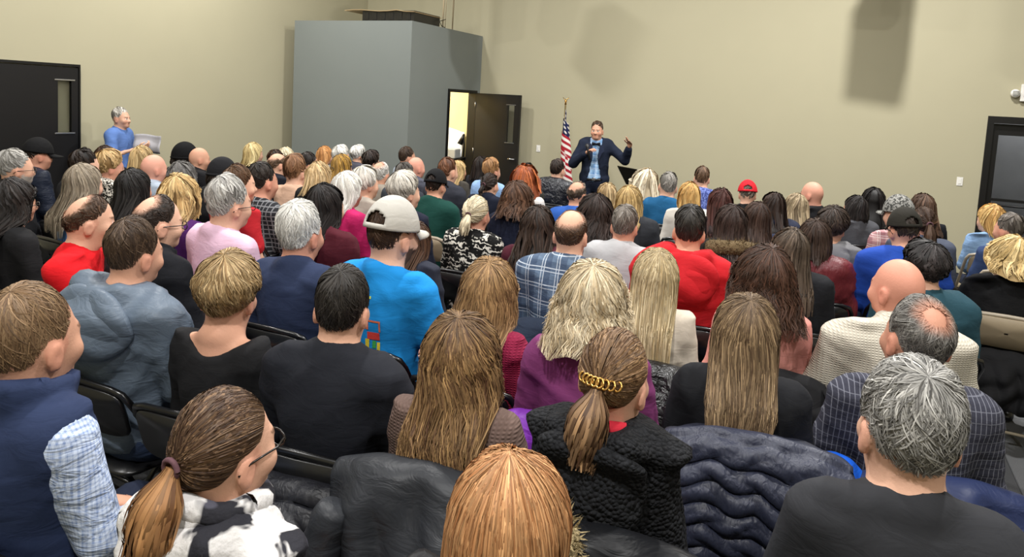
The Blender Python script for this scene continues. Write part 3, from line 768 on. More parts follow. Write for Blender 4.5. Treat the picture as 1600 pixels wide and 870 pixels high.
    X, NN, TT = smp(Sb), smp(N), smp(T)
    amp = A*pose.sc*sstep(tq, .15, .75)*(1 if L > 0 else 1-.6*sstep(tq, .6, 1.))
    coh = 2.2*np.sin(3*gph+o['seed'])+1.6*np.sin(7*gph+1.3*o['seed'])+rng.normal(0, .7, ng)
    wav = 2*math.pi*f*tq+coh[gi][:, None]+rng.normal(0, .3, ns)[:, None]
    lift = (rng.uniform(0, 1, ns)**1.5*o.get('loose', .004)+.001)[:, None]
    if L == 0: lift = lift*(1-.85*sstep(tq, .3, .95))
    X = X+NN*(lift+amp*(.5+.5*np.sin(wav)))[..., None]+TT*(amp*.9*np.cos(wav))[..., None]
    if o.get('mess'): X = X+NN*(o['mess']*u[None]*rng.random(ns)[:, None])[..., None]
    wv = (wd*pose.sc*rng.uniform(.6, 1.3, ns))[:, None]*(np.sin(np.pi*np.clip(.12+.86*u, 0, 1))**.6)[None]
    dirv = np.gradient(X, axis=1); side = np.cross(dirv, NN); side /= np.linalg.norm(side, axis=-1)[..., None]+1e-9
    rl = rng.normal(0, .35, ns)[:, None, None]; side = side+NN*rl
    R = np.stack([X-side*wv[..., None], X+side*wv[..., None]], 2)   # ns,m,2,3
    k0 = nphi*nt; ii = k0+np.arange(ns*m*2).reshape(ns, m, 2)
    V.append(R.reshape(-1, 3))
    Q.append(np.stack([ii[:, :-1, 0], ii[:, :-1, 1], ii[:, 1:, 1], ii[:, 1:, 0]], -1).reshape(-1, 4))
    mixv = np.clip((gc[gi]*.6+rng.random(ns)*.5)**o.get('hp', 1.6), 0, 1)[:, None, None]
    col = base*(1-mixv)+hi*mixv
    rt = (1-sstep(tq, .05, .45))[..., None]*o.get('rootmix', .0); col = col*(1-rt)+root*rt
    col = col*rng.uniform(.62, 1.35, ns)[:, None, None]
    if isb: fk = (.85*(1-sstep(tq, .02, .32)))[..., None]; col = col*(1-fk)+sk*fk
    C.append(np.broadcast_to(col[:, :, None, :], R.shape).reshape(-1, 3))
    return np.concatenate(V), np.concatenate(Q), np.concatenate(C)
def tail_hair(pose, o, lod, rng, p0, L, r0, r1, tie=.03, bend=-.05):
    """a bunch of hair hanging from a tie"""
    base = np.array(s2l(o['c'])); hi = np.array(s2l(o.get('c2', o['c'])))
    ns, m = {2: (620, 12), 1: (160, 9), 0: (60, 6)}[lod]; wd = {2: .005, 1: .009, 0: .014}[lod]
    u = np.linspace(0, 1, m); a = rng.uniform(0, 2*math.pi, ns); q = np.sqrt(rng.random(ns)); ph = rng.uniform(0, 6, ns)
    ln = L*rng.uniform(.75, 1.05, ns)
    R = (r0+(r1-r0)*sstep(u, 0, .45)*(1-.35*sstep(u, .75, 1)))[None]*q[:, None]
    ax = np.zeros((ns, m, 3)); ax[..., 2] = -ln[:, None]*u[None]; ax[..., 1] = bend*np.sin(u*math.pi*.6)[None]
    X = np.array(p0)+ax
    X[..., 0] += R*np.cos(a)[:, None]+.008*np.sin(5*u[None]+ph[:, None])*u; X[..., 1] += R*np.sin(a)[:, None]*.7+.006*np.cos(5*u[None]+ph[:, None])*u
    X = pose(X.reshape(-1, 3)+[0, 0, pose.zt], True).reshape(ns, m, 3)
    zz = X[..., 2]/pose.sc; k = sstep(-zz, -1.12, -1.04); yb = -(.175+pose.thick)*pose.sc*(1+(pose.bw-1)*.7)-.02*rng.random(ns)[:, None]
    X[..., 1] = np.where(X[..., 1] > yb, X[..., 1]*(1-k)+yb*k, X[..., 1])
    sd = np.stack([np.sin(a), -np.cos(a), 0*a], 1)[:, None]*(wd*np.sin(np.pi*np.clip(.15+.8*u, 0, 1))**.6)[None, :, None]*pose.sc
    Rb = np.stack([X-sd, X+sd], 2); ii = np.arange(ns*m*2).reshape(ns, m, 2)
    Q = np.stack([ii[:, :-1, 0], ii[:, :-1, 1], ii[:, 1:, 1], ii[:, 1:, 0]], -1).reshape(-1, 4)
    mixv = np.clip(rng.random(ns)**1.4, 0, 1)[:, None]; col = (base*(1-mixv)+hi*mixv)*rng.uniform(.6, 1.3, ns)[:, None]
    return Rb.reshape(-1, 3), Q, np.broadcast_to(col[:, None, None], Rb.shape).reshape(-1, 3)
POS = {  # seat positions: x, y, height of the crown, head scale
1:(-5.94,3.29,1.37,1.20),2:(-6.65,3.85,1.38,1.13),3:(-5.42,3.49,1.40,1.00),4:(-7.41,5.03,1.22,1.20),6:(-6.19,4.25,1.28,1.20),
7:(-4.93,3.17,1.35,1.20),8:(-4.36,2.40,1.35,1.03),9:(-3.50,2.21,1.39,1.11),10:(-4.39,3.18,1.36,1.08),11:(-2.96,2.25,1.44,1.05),
12:(-2.54,1.84,1.42,1.02),13:(-6.88,5.08,1.25,1.18),14:(-5.66,4.29,1.32,1.20),15:(-6.36,5.20,1.32,1.20),16:(-5.86,4.97,1.34,1.00),
17:(-5.14,4.19,1.29,1.20),18:(-3.66,2.96,1.40,1.00),19:(-3.18,2.89,1.45,1.18),20:(-4.63,4.15,1.36,0.97),21:(-3.83,3.57,1.41,1.01),
22:(-4.12,4.09,1.38,1.20),23:(-6.77,6.57,1.25,1.15),24:(-5.88,6.02,1.26,1.00),25:(-5.44,5.60,1.29,1.13),26:(-6.23,6.58,1.23,1.00),
27:(-4.59,4.97,1.35,1.20),28:(-4.93,5.49,1.33,1.00),29:(-6.51,7.58,1.19,1.17),30:(-4.13,4.76,1.34,0.98),31:(-5.72,6.98,1.27,0.97),
32:(-5.06,6.18,1.27,1.20),33:(-5.98,7.63,1.23,0.99),34:(-3.29,4.08,1.38,1.02),35:(-5.20,6.88,1.25,1.03),36:(-4.19,5.69,1.30,1.20),
361:(-3.58,4.69,1.34,1.00),37:(-2.76,3.24,1.42,1.01),38:(-2.43,2.66,1.40,1.17),39:(-1.90,2.69,1.48,1.20),40:(-5.20,7.63,1.29,1.17),
41:(-4.57,6.92,1.26,1.20),42:(-3.69,5.40,1.34,0.97),43:(-2.77,4.08,1.42,0.97),44:(-3.10,5.00,1.35,0.97),45:(-3.68,6.14,1.35,1.13),
46:(-4.05,7.02,1.24,1.00),47:(-4.15,7.75,1.24,1.13),48:(-3.54,6.85,1.31,1.06),49:(-3.08,5.94,1.27,1.00),50:(-2.24,4.15,1.31,0.97),
51:(-2.29,4.90,1.33,0.97),52:(-2.59,5.67,1.38,0.97),53:(-3.03,6.68,1.32,1.00),54:(-1.72,4.01,1.31,0.99),55:(-2.99,7.43,1.33,0.97),
56:(-2.07,5.62,1.32,0.97),57:(-1.30,3.47,1.42,1.03),58:(-1.60,4.75,1.30,1.00),59:(-2.04,6.37,1.24,0.98),60:(-1.56,5.48,1.33,1.03),
61:(-1.99,7.54,1.27,1.20),62:(-1.23,4.22,1.36,0.99),63:(-1.62,7.00,1.34,1.14),64:(-1.28,6.42,1.32,0.99),65:(-1.42,7.70,1.37,0.97),
66:(-0.92,5.88,1.35,0.97),67:(-0.89,7.35,1.29,1.04),68:(-0.77,3.91,1.44,0.97),69:(-0.64,4.63,1.38,0.97),70:(-0.57,5.35,1.33,0.97),
71:(-0.54,6.33,1.31,0.97),72:(-0.41,7.04,1.25,1.05),73:(-0.30,7.78,1.33,1.20),74:(0.09,7.24,1.26,1.02),75:(0.26,7.96,1.29,1.20),
76:(-0.08,5.65,1.30,1.07),77:(-0.16,4.89,1.31,0.97),78:(-0.25,4.14,1.35,0.97),79:(0.42,6.64,1.35,1.20),80:(0.36,5.17,1.41,0.98),
81:(0.64,7.33,1.33,1.10),82:(0.51,5.89,1.37,0.97),83:(0.41,4.20,1.34,0.98),84:(0.25,3.47,1.39,1.17),85:(1.22,7.64,1.26,1.16),
86:(1.23,6.88,1.28,1.18),87:(0.96,5.29,1.29,1.16),88:(-2.02,1.84,1.34,1.16),89:(-1.50,1.85,1.38,1.07),90:(-1.34,2.59,1.29,1.20),
91:(-2.24,3.39,1.24,1.00),92:(-0.99,1.80,1.32,1.11),93:(-0.82,2.46,1.38,1.16),94:(-0.76,3.18,1.32,1.12),95:(-0.51,1.74,1.40,0.97),
96:(-0.27,2.49,1.35,1.10),97:(-0.30,3.40,1.35,1.20),98:(0.26,2.71,1.40,1.20),99:(0.18,1.81,1.43,1.20),100:(-1.93,1.10,1.42,1.19),
101:(-1.12,1.01,1.35,1.04),102:(-0.46,1.00,1.39,0.97)}
# ------------------------------------------------------------------ people
SPK = (-3.15, 9.16)
HP = dict(
    short=dict(style='short', h=.016, len=.38, loose=.005),
    crop=dict(style='short', h=.008, len=.25, loose=.003),
    full=dict(style='short', h=.026, len=.42, loose=.008, mess=.008, clump=.3),
    thin=dict(style='short', h=.012, len=.35, bald=22, tau=24, loose=.004),
    ring=dict(style='short', h=.009, len=.25, bald=50, tau=8, loose=.003, fore=60),
    bob=dict(style='bob', h=.026, len=.5, loose=.009, A=.006, f=2.5, backv=.5, top=.5),
    bobl=dict(style='long', h=.024, L=.15, loose=.006, tuck=.35, flare=.25, A=.003, f=1.5),
    long=dict(style='long', h=.018, L=.36, loose=.006, flare=.15, A=.004, f=1.5, clump=.6),
    wavy=dict(style='long', h=.024, L=.36, loose=.010, flare=.35, A=.014, f=3.0, clump=.75, per=16, w=.9),
    curly=dict(style='long', h=.028, L=.20, loose=.014, flare=.45, A=.016, f=5, clump=.8, per=14),
    curlybob=dict(style='bob', h=.030, len=.5, loose=.014, A=.014, f=5, clump=.7, per=10, backv=.3),
    pony=dict(style='pony', h=.012, tau=88, len=.9, loose=.003, clump=.2))
BLK, DBR, BRN, LBR, BLO, PLA, GRY, WHT, RED = '#17120f', '#2c1d14', '#4b3322', '#7b5b3e', '#b3905c', '#d6c6a6', '#8f8c86', '#d9d6cf', '#8a4422'
PEOPLE = []
def p(i, hair, c, c2, gar, pat, cols, bw, who, **k): PEOPLE.append((i, hair, c, c2, gar, pat, cols, bw, who, k))
# nearest rows
p(102, 'bobl', '#8f5f3a', '#cf9f70', 'jacket', 'nylon', ('#141417',), .95, 'person in black coat with smooth coppery hair, nearest the camera', ho=dict(L=.22, flare=.05, n=3600, tau=10, h=.018, w=.62, per=5, loose=.004, A=.002), hy=-2)
p(101, 'pony', '#37251c', '#7d6248', 'hoodie', 'cloud', ('#26262c', '#c9c7c6', '#4a4a55'), .95, 'person in black and white patterned fleece wearing glasses', tail=(.17, .016, .055), ho=dict(n=3600, hp=2, w=.7), tc=('#6b482c', '#a87c50'), hy=-4, highcollar=1, glasses=1)
p(100, 'short', '#5b4431', '#8d7355', 'shirt', 'gingham', ('#c3cfe4', '#7d90b8'), 1.12, 'person in navy vest over checked blue shirt, left foreground', hy=12, vest='#27324f', ho=dict(n=3400, w=.6, h=.012, hp=1.2))
p(99, 'full', '#484644', '#b9b7b2', 'long', 'plain', ('#2e2f33',), 1.14, 'person in charcoal sweatshirt, right foreground', hy=14, ho=dict(n=5600, h=.018, A=.006, f=3, w=.7, hp=1.3, swirl=.5, clump=.6, per=12, tau=30, len=.3))
p(98, 'thin', '#3f3c3a', '#93908b', 'shirt', 'stripe', ('#363743', '#b9bccb'), 1.2, 'person in dark pinstriped shirt before the cream sweater row', hy=24, ho=dict(n=3000, w=.7, bald=15, tau=40, h=.014, len=.3))
p(95, 'pony', '#4a3424', '#9a7a58', 'hoodie', 'sherpa', ('#17181b',), .82, 'person in black fleecy hooded jacket, gold hair clip', tail=(.17, .014, .05), ho=dict(n=3000, w=.7), clip=1, hy=-4, hood=1, redcollar=1)
p(92, 'wavy', '#4a3122', '#b08d5f', 'long', 'knit', ('#6a5750',), 1.0, 'person in taupe sweater with long wavy hair', ho=dict(n=3600, L=.27, A=.016, f=3.4, w=.8, hp=1.7, clump=.85, root='#3a281c', rootmix=.5, flare=.15), hy=18)
p(89, 'short', BLK, '#3a3632', 'long', 'plain', ('#1d1f26',), 1.2, 'person in close black top behind folded dark puffer', hy=20, ho=dict(n=3400, h=.016, w=.7, mess=.006))
p(88, 'bob', '#7a5f3b', '#bda57c', 'scoop', 'plain', ('#1b1b1d',), 1.0, 'person in scoop-necked black top with short curled hair', hy=24, ho=dict(n=3200, w=.8, A=.013, f=2.6, h=.025, per=18, clump=.75, backv=.3, top=.3))
p(96, 'long', '#4f3d2d', '#b59a76', 'long', 'plain', ('#1c1d21',), 1.06, 'person in black top with long straight streaked hair', ho=dict(n=3800, L=.29, w=.7, rootmix=.6, root='#4a3828', A=.009, f=2.2, hp=1.8, tuck=.15), hy=12)
p(12, 'short', '#2f2219', '#5d4a39', 'hoodie', 'nylon', ('#5b6775',), 1.24, 'person in grey-blue hooded rain jacket', hy=3, ho=dict(n=3000, w=.75, h=.02), hood=1)
p(91, 'long', '#3d2a1f', '#6a4c38', 'jacket', 'plain', ('#2b2e3a',), .92, 'person in slate jacket half hidden by the blue T-shirt', hy=-5)
p(39, 'cap', DBR, '#4f3a2b', 'tee', 'plain', ('#1b86cf',), 1.16, 'person in bright blue T-shirt and pale grey cap', cap='#b4b1aa', back=1, beard='#2c1d14', hy=-6, logo=1)
p(90, 'wavy', '#6b5036', '#b99567', 'long', 'knit', ('#98294a',), .98, 'person in raspberry cable-knit sweater', ho=dict(L=.28, A=.010), hy=8, roll=.10)
p(93, 'curly', '#a58f6b', '#e9dcc0', 'long', 'plain', ('#7c3a6b',), 1.1, 'person in plum purple sweater with pale curls', ho=dict(L=.13, h=.022, n=3600, f=4), hy=14)
p(94, 'long', '#a08a62', '#e3d3ad', 'long', 'plain', ('#d6cbbb',), .95, 'person in cream ruffled top with very long pale hair', ho=dict(L=.40, n=3400, flare=.05, rootmix=.5, root='#7a6544'))
p(84, 'bald', BRN, BRN, 'turtle', 'knit', ('#c9c2b3',), 1.36, 'person in chunky cream roll-neck sweater', hy=42, skin='#cf917b')
p(97, 'curly', DBR, '#55392b', 'long', 'plain', ('#d18e84',), 1.0, 'person in salmon pink sweater with dark curls', ho=dict(L=.16, h=.026, n=3200, A=.02))
p(38, 'full', '#bdbab4', '#ecebe6', 'shirt', 'plain', ('#2b3550',), 1.22, 'person in navy work shirt with white hair', hy=6, ho=dict(n=3000, w=.8))
p(19, 'short', '#8f8c88', '#c9c7c2', 'shirt', 'plain', ('#dcb9cf',), 1.12, 'person in pale pink shirt wearing glasses', hy=-8, glasses=1, ho=dict(h=.022))
p(57, 'ring', '#3c2b20', '#5a4535', 'shirt', 'plaid', ('#5c6e84', '#d5dde6', '#33415a'), 1.2, 'person in blue and white plaid shirt, thinning on top', hy=8, ho=dict(bald=40, tau=18))
p(62, 'short', '#5a5148', '#8d8780', 'tee', 'plain', ('#a9a9ab',), 1.04, 'person in light grey top with black collar', hy=4, ring='#141414')
p(68, 'short', '#1d1a18', '#3c3834', 'hoodie', 'plain', ('#b81e26',), 1.1, 'person in bright red hooded sweatshirt', hy=10, ho=dict(h=.022), hood=1)
# left block
p(1, 'short', '#7d7a75', '#b5b2ac', 'jacket', 'plain', ('#1d1d20',), 1.05, 'person in dark jacket with glasses and goatee, far left', glasses=1, beard='#b5b0a8', hy=-18)
p(2, 'cap', BLK, DBR, 'jacket', 'nylon', ('#1c2230',), 1.05, 'person in black cap before the left black door', cap='#0d0d0f', hy=-8)
p(3, 'short', BLK, DBR, 'jacket', 'plain', ('#15161a',), 1, 'dark-haired person low between door edge and standing person', hy=-10)
p(4, 'long', DBR, BRN, 'long', 'plain', ('#2b2320',), .95, 'person in brown directly below the standing person', hy=-24, ho=dict(L=.2))
p(6, 'curlybob', '#9c7a4c', '#d1b483', 'jacket', 'spots', ('#e4ded2', '#17150f'), .98, 'person in black and white spotted top with curls', hy=-28)
p(7, 'long', '#6f6252', '#a49886', 'shirt', 'denim', ('#5d86bd',), 1.0, 'person in blue shirt with long straight ash hair', hy=-4, ho=dict(L=.30))
p(8, 'wavy', '#110e0d', '#2d2623', 'long', 'plain', ('#1a1a1c',), 1.1, 'person in black sweater with glasses, left edge', glasses=1, hy=-10, ho=dict(L=.34))
p(9, 'ring', '#38281d', '#584232', 'tee', 'plain', ('#d0161f',), 1.12, 'person in red T-shirt, chin in hand', hy=-24, pose='chin', lean=.10, ho=dict(bald=30, tau=38, fore=0, lift=0), by=-50)
p(10, 'long', '#0e0c0c', '#25211f', 'long', 'plain', ('#131316',), .95, 'person with long black hair beside red T-shirt', hy=4, ho=dict(L=.40))
p(11, 'ring', '#221a15', '#3d3029', 'jacket', 'plain', ('#15161b',), 1.05, 'balding person in black jacket with glasses, behind grey jacket', glasses=1, hy=-14, ho=dict(bald=24, tau=34, fore=10))
p(13, 'bobl', '#a98b5c', '#d6be90', 'long', 'plain', ('#6a675f',), .95, 'blond person left of the pale jacket at the back', hy=-12)
p(14, 'bald', BRN, BRN, 'jacket', 'plain', ('#9aa5b3',), 1.05, 'bald person in pale grey-blue jacket', hy=-12, skin='#d39a86')
p(15, 'beanie', BLK, DBR, 'jacket', 'plain', ('#121214',), 1, 'person in black beanie and glasses by the beige wall', cap='#0c0c0e', glasses=1, hy=-20)
p(16, 'bald', BRN, BRN, 'jacket', 'plain', ('#141417',), 1, 'bald person in black jacket beside the beanie', hy=-28)
p(17, 'bobl', '#4d4a48', '#8c8a87', 'jacket', 'nylon', ('#23252c',), 1, 'person in dark coat with grey bob', hy=10)
p(18, 'wavy', '#a28152', '#dcc28c', 'long', 'plain', ('#4a2260',), .98, 'person in deep purple top with long blond waves', hy=22)
p(20, 'beanie', BLK, DBR, 'jacket', 'plain', ('#1a1a1d',), .98, 'person in charcoal beanie, second one from the wall', cap='#1b1b1e', hy=-35)
p(21, 'short', '#4a3424', '#6b4f38', 'tee', 'plain', ('#b5252d',), .95, 'person in red top behind the pink shirt', hy=-26, ho=dict(h=.022))
p(22, 'short', '#191512', '#39302a', 'shirt', 'check', ('#26282c', '#8f9296'), 1.14, 'person in small black and grey checked shirt', hy=-6)
p(23, 'bobl', '#b79d66', '#e4d09a', 'jacket', 'plain', ('#121215',), .95, 'blond person in black scarf, back row by beige wall', hy=-22)
p(24, 'short', DBR, BRN, 'long', 'plain', ('#20242c',), 1, 'brown-haired person head only behind a balding one', hy=-30)
p(25, 'ring', '#4a382b', '#6a5443', 'jacket', 'plain', ('#1a1d26',), 1.02, 'balding person in dark navy near booth corner', hy=-16)
p(26, 'bobl', '#bfb08e', '#e6dcc2', 'long', 'plain', ('#55504a',), .95, 'pale blond person at the left booth edge', hy=-35)
p(27, 'full', '#6b4a33', '#8f6a4c', 'long', 'plain', ('#d0ab93',), 1.02, 'person in peach sweater with tousled hair', hy=2)
p(28, 'short', '#1d1815', '#3a302a', 'long', 'plain', ('#18181c',), 1, 'dark-haired person between peach sweater and booth', hy=-35)
p(29, 'bobl', '#a9713e', '#d3a069', 'long', 'plain', ('#cbbfae',), .95, 'strawberry blond person in front of the grey booth', hy=-18)
p(30, 'bobl', '#a88a5e', '#d8c096', 'jacket', 'plain', ('#1a1a1c',), .98, 'blond person in black collar, sunglasses in hair', hy=-8, topglasses=1)
p(31, 'bob', '#cfccc5', '#f0eee8', 'long', 'plain', ('#8a8a92',), .95, 'left one of two white-haired people before the booth', hy=-25)
p(32, 'long', '#3a2a1c', '#d0a24e', 'jacket', 'plain', ('#1c1a1a',), .98, 'person with gold-striped braids before the booth', hy=-10, ho=dict(L=.26, hp=.9, clump=.9, per=5))
p(33, 'bob', '#c9c6c0', '#eeece6', 'long', 'plain', ('#4a4a55',), .95, 'right one of two white-haired people before the booth', hy=-30)
p(34, 'bobl', '#c3bfb6', '#f1efe9', 'long', 'plain', ('#b8235f',), 1, 'person in magenta sweater with white bob', hy=-20, ho=dict(L=.2))
p(35, 'curlybob', '#1d1613', '#3b2e28', 'long', 'plain', ('#2a2624',), .95, 'person with dark curls before the booth middle', hy=-20)
p(36, 'thin', '#9c9993', '#cfccc6', 'jacket', 'plain', ('#8b8378',), 1.1, 'person in beige-grey jacket with thin grey hair', hy=6)
p(361, 'bob', '#cfcac0', '#efece4', 'long', 'plain', ('#a39b90',), .95, 'white-haired person tucked left of beige-grey jacket', hy=-25)
p(37, 'long', '#0f0c0c', '#2a2321', 'jacket', 'plain', ('#4a1722',), 1, 'person in maroon jacket with white sleeve band', hy=-14, ho=dict(L=.46, n=2600), sleeveband=1)
p(40, 'short', '#2a1f18', '#4b3a2e', 'shirt', 'plain', ('#9aa3ae',), 1, 'person at the far right corner of the booth', hy=-30)
p(41, 'bald', BRN, BRN, 'jacket', 'plain', ('#4c4e5a',), 1.08, 'bald person in slate jacket before the booth corner', hy=-22, skin='#d69a86')
p(42, 'short', '#3b3632', '#5e5954', 'jacket', 'plain', ('#33373f',), 1, 'dark grey-haired person left of the bald slate jacket', hy=-25)
p(43, 'bob', '#aaa49a', '#d8d3c8', 'long', 'plain', ('#1c2030',), .95, 'person in navy with short silver hair, beside green', hy=-20, ho=dict(h=.024))
p(44, 'cap', BLK, DBR, 'long', 'plain', ('#123d36',), 1.14, 'person in dark green sweatshirt and black cap', cap='#0e0e11', back=1, hy=4, chair='tan')
p(45, 'short', '#5a3826', '#7c543b', 'jacket', 'plain', ('#30323b',), 1.08, 'auburn person in dark grey jacket by the doorway', hy=-10)
p(46, 'long', '#a88a5a', '#d2b684', 'long', 'plain', ('#4a4640',), .9, 'blond person half hidden beside the doorway', hy=-25)
p(47, 'bobl', '#1c1614', '#3a2d27', 'long', 'plain', ('#24242a',), .95, 'dark-haired person farthest back before the open door', hy=-10)
p(48, 'full', '#8a6440', '#b58a5c', 'shirt', 'denim', ('#8fb0dc',), 1.05, 'person in light blue shirt before the open door', hy=-15)
p(49, 'pony', '#1b1512', '#3b2c24', 'jacket', 'plain', ('#171c2c',), .95, 'person in navy with small dark ponytail', hy=-5, tail=(.12, .012, .02))
p(50, 'pony', '#b8a98c', '#ded2b6', 'long', 'zebra', ('#121212', '#d6d2c8'), 1.02, 'person in black and white scroll-patterned sweater', hy=-3, tail=(.14, .02, .04), ho=dict(h=.022))
p(51, 'curly', '#3f2b20', '#6b4c38', 'long', 'plain', ('#161b2d',), 1, 'person in dark navy with shoulder-length brown curls', hy=0, ho=dict(L=.14, h=.03))
p(52, 'curly', '#8a4322', '#bd6c3c', 'long', 'plain', ('#c9c7c4',), .95, 'person with copper-red curls', ho=dict(L=.12, h=.036))
p(53, 'short', '#1b1714', '#3a322c', 'long', 'plain', ('#33332f',), 1, 'dark-haired person just behind copper-red curls', hy=-5)
# middle and right
p(54, 'wavy', '#211814', '#46352b', 'long', 'plain', ('#4a1b28',), 1, 'person in maroon with long dark waves left of plaid', ho=dict(L=.28))
p(55, 'short', '#1c1512', '#3a2d26', 'jacket', 'leather', ('#171a24',), 1.05, 'person in glossy dark leather jacket below the flag', hy=-8)
p(56, 'ring', '#3f342b', '#5f5247', 'tee', 'plain', ('#2d58a8',), 1.1, 'balding person in royal blue shirt below the speaker', hy=-6, ho=dict(bald=40, tau=15))
p(58, 'curly', '#1b1311', '#3c2c26', 'long', 'plain', ('#571a2c',), 1, 'person in burgundy with tight dark curls', ho=dict(h=.045, L=.17), emblem=1)
p(59, 'long', '#a78b62', '#d8c299', 'long', 'plain', ('#6a6660',), .95, 'person with straight blond hair right below the speaker', ho=dict(L=.26))
p(60, 'bobl', '#9b7c4c', '#d6bb84', 'jacket', 'plain', ('#2c2e33',), 1.1, 'person in dark grey jacket with blond bob', hy=12, ho=dict(L=.19))
p(61, 'curly', '#b6a587', '#ece2cb', 'long', 'plain', ('#d9d6d0',), 1, 'person in white top with big pale curls', ho=dict(h=.045, L=.17))
p(63, 'short', '#77736d', '#a5a19b', 'long', 'plain', ('#1f5a86',), 1.12, 'person in teal-blue sweater with cropped grey hair', hy=10)
p(64, 'long', '#a8793f', '#dcb878', 'long', 'plain', ('#d8d2c8',), .95, 'person with straight golden hair behind red hoodie', ho=dict(L=.26))
p(65, 'short', '#4a3626', '#6d5440', 'shirt', 'spots', ('#6f7fc0', '#3d4a86'), 1.04, 'person in blue patterned shirt, tall at the front', hy=8)
p(66, 'long', '#2d1714', '#54302a', 'long', 'plain', ('#201a1c',), .95, 'person with long auburn hair left of the red cap', ho=dict(L=.30))
p(67, 'cap', '#5a5047', '#8a8077', 'tee', 'plain', ('#17171a',), 1.04, 'person in red cap and black shirt', cap='#c4202c', back=1, hy=6)
p(69, 'long', '#241a17', '#46352e', 'jacket', 'plain', ('#1c1917',), 1.05, 'person in black coat with brown fur hood', fur=2, ho=dict(L=.24))
p(70, 'long', '#2a1c16', '#4b362c', 'jacket', 'plain', ('#212a44',), 1, 'person in navy jacket with brown hair, mid right', ho=dict(L=.22))
p(71, 'long', '#1f1512', '#3e2d25', 'jacket', 'plain', ('#262b3d',), .95, 'person with straight dark hair right of the navy jacket', ho=dict(L=.32))
p(72, 'long', '#8f7d64', '#c5b494', 'long', 'plain', ('#5a5a60',), .95, 'ash-blond person left of the bald glasses wearer', ho=dict(L=.26))
p(73, 'bald', BRN, BRN, 'shirt', 'plain', ('#19191c',), 1.05, 'bald person in black shirt wearing glasses, looking left', hy=62, glasses=1, skin='#cd9580')
p(74, 'bobl', '#141111', '#332d2c', 'jacket', 'plain', ('#4a4b50',), 1, 'person in grey jacket with smooth black bob', ho=dict(L=.12))
p(75, 'long', '#100d0d', '#2b2625', 'long', 'plain', ('#17171a',), .98, 'person with long black hair at the front right', ho=dict(L=.36), hy=14)
p(76, 'curlybob', '#231b17', '#4a3c33', 'hoodie', 'plain', ('#77777a',), 1.04, 'person in grey hooded jacket with dark tousled hair', hy=-10)
p(77, 'bobl', '#2a1e18', '#4a382e', 'jacket', 'puffer', ('#5f1a22',), 1.06, 'person in maroon puffer jacket', hy=4, ho=dict(L=.13))
p(78, 'long', '#332a22', '#5f5144', 'jacket', 'plain', ('#18191d',), 1.02, 'person in black jacket with long dark ash hair', ho=dict(L=.30))
p(79, 'cap', '#5c5a57', '#8d8a86', 'shirt', 'plaid', ('#c79f9f', '#e9dedb', '#8a5560'), 1.1, 'person in pink plaid shirt and mottled grey cap', cap='#8d8c88', capmix='#3e3e3c', hy=40)
p(80, 'cap', '#241d19', '#453a33', 'hoodie', 'plain', ('#20449c',), 1.16, 'person in royal blue hoodie and dark cap', cap='#26241f', back=1, glasses=1, hy=20)
p(81, 'long', '#3b2a20', '#6b5140', 'long', 'plain', ('#17191f',), .98, 'person in black with loose brown hair, far right front', ho=dict(L=.26), hy=16)
p(82, 'pony', '#2a1c15', '#5a4231', 'jacket', 'plain', ('#4a5060',), .98, 'person in slate jacket with brown ponytail', tail=(.2, .02, .045), hy=20)
p(83, 'curlybob', '#141111', '#353030', 'long', 'plain', ('#284854',), 1.14, 'person in teal jacket with short black curls', hy=40, ho=dict(h=.028))
p(85, 'bobl', '#a97f45', '#dcba7c', 'shirt', 'denim', ('#86a6cd',), 1, 'person in light denim shirt by the right door', hy=50, chair='tan', ho=dict(L=.13), by=8)
p(86, 'short', '#4b443d', '#77706a', 'long', 'plain', ('#2f3f63',), 1.12, 'person in blue sweater at the right edge', hy=42, chair='tan', by=6)
p(87, 'curly', '#b0925c', '#e0c893', 'jacket', 'plain', ('#0f0f11',), 1.1, 'person in black jacket with blond curls, right edge', chair='tan', ho=dict(L=.08, h=.022), hy=35, by=-4)
def fur_trim(base, r, mat, parent, rng, ns=1500):
    t = MB(); t.tube(base, r, 12); m = len(base)-1
    u = rng.uniform(0, m, ns); i0 = np.minimum(u.astype(int), m-1)
    ctr = base[i0]+(base[i0+1]-base[i0])*(u-i0)[:, None]; dr = rng.normal(0, 1, (ns, 3)); dr /= np.linalg.norm(dr, axis=1)[:, None]
    b0 = ctr+dr*r*.85; tp = ctr+dr*(r*1.4)+rng.normal(0, .010, (ns, 3)); sd = np.cross(dr, rng.normal(0, 1, (ns, 3))); sd *= .005/np.linalg.norm(sd, axis=1)[:, None]
    t.add(np.stack([b0-sd, b0+sd, tp], 1).reshape(-1, 3), (), np.arange(ns*3).reshape(-1, 3))
    return t.build('fur_trim', mat, parent, True)
def shade(h, k): return tuple(min(1, x*k) for x in s2l(h))
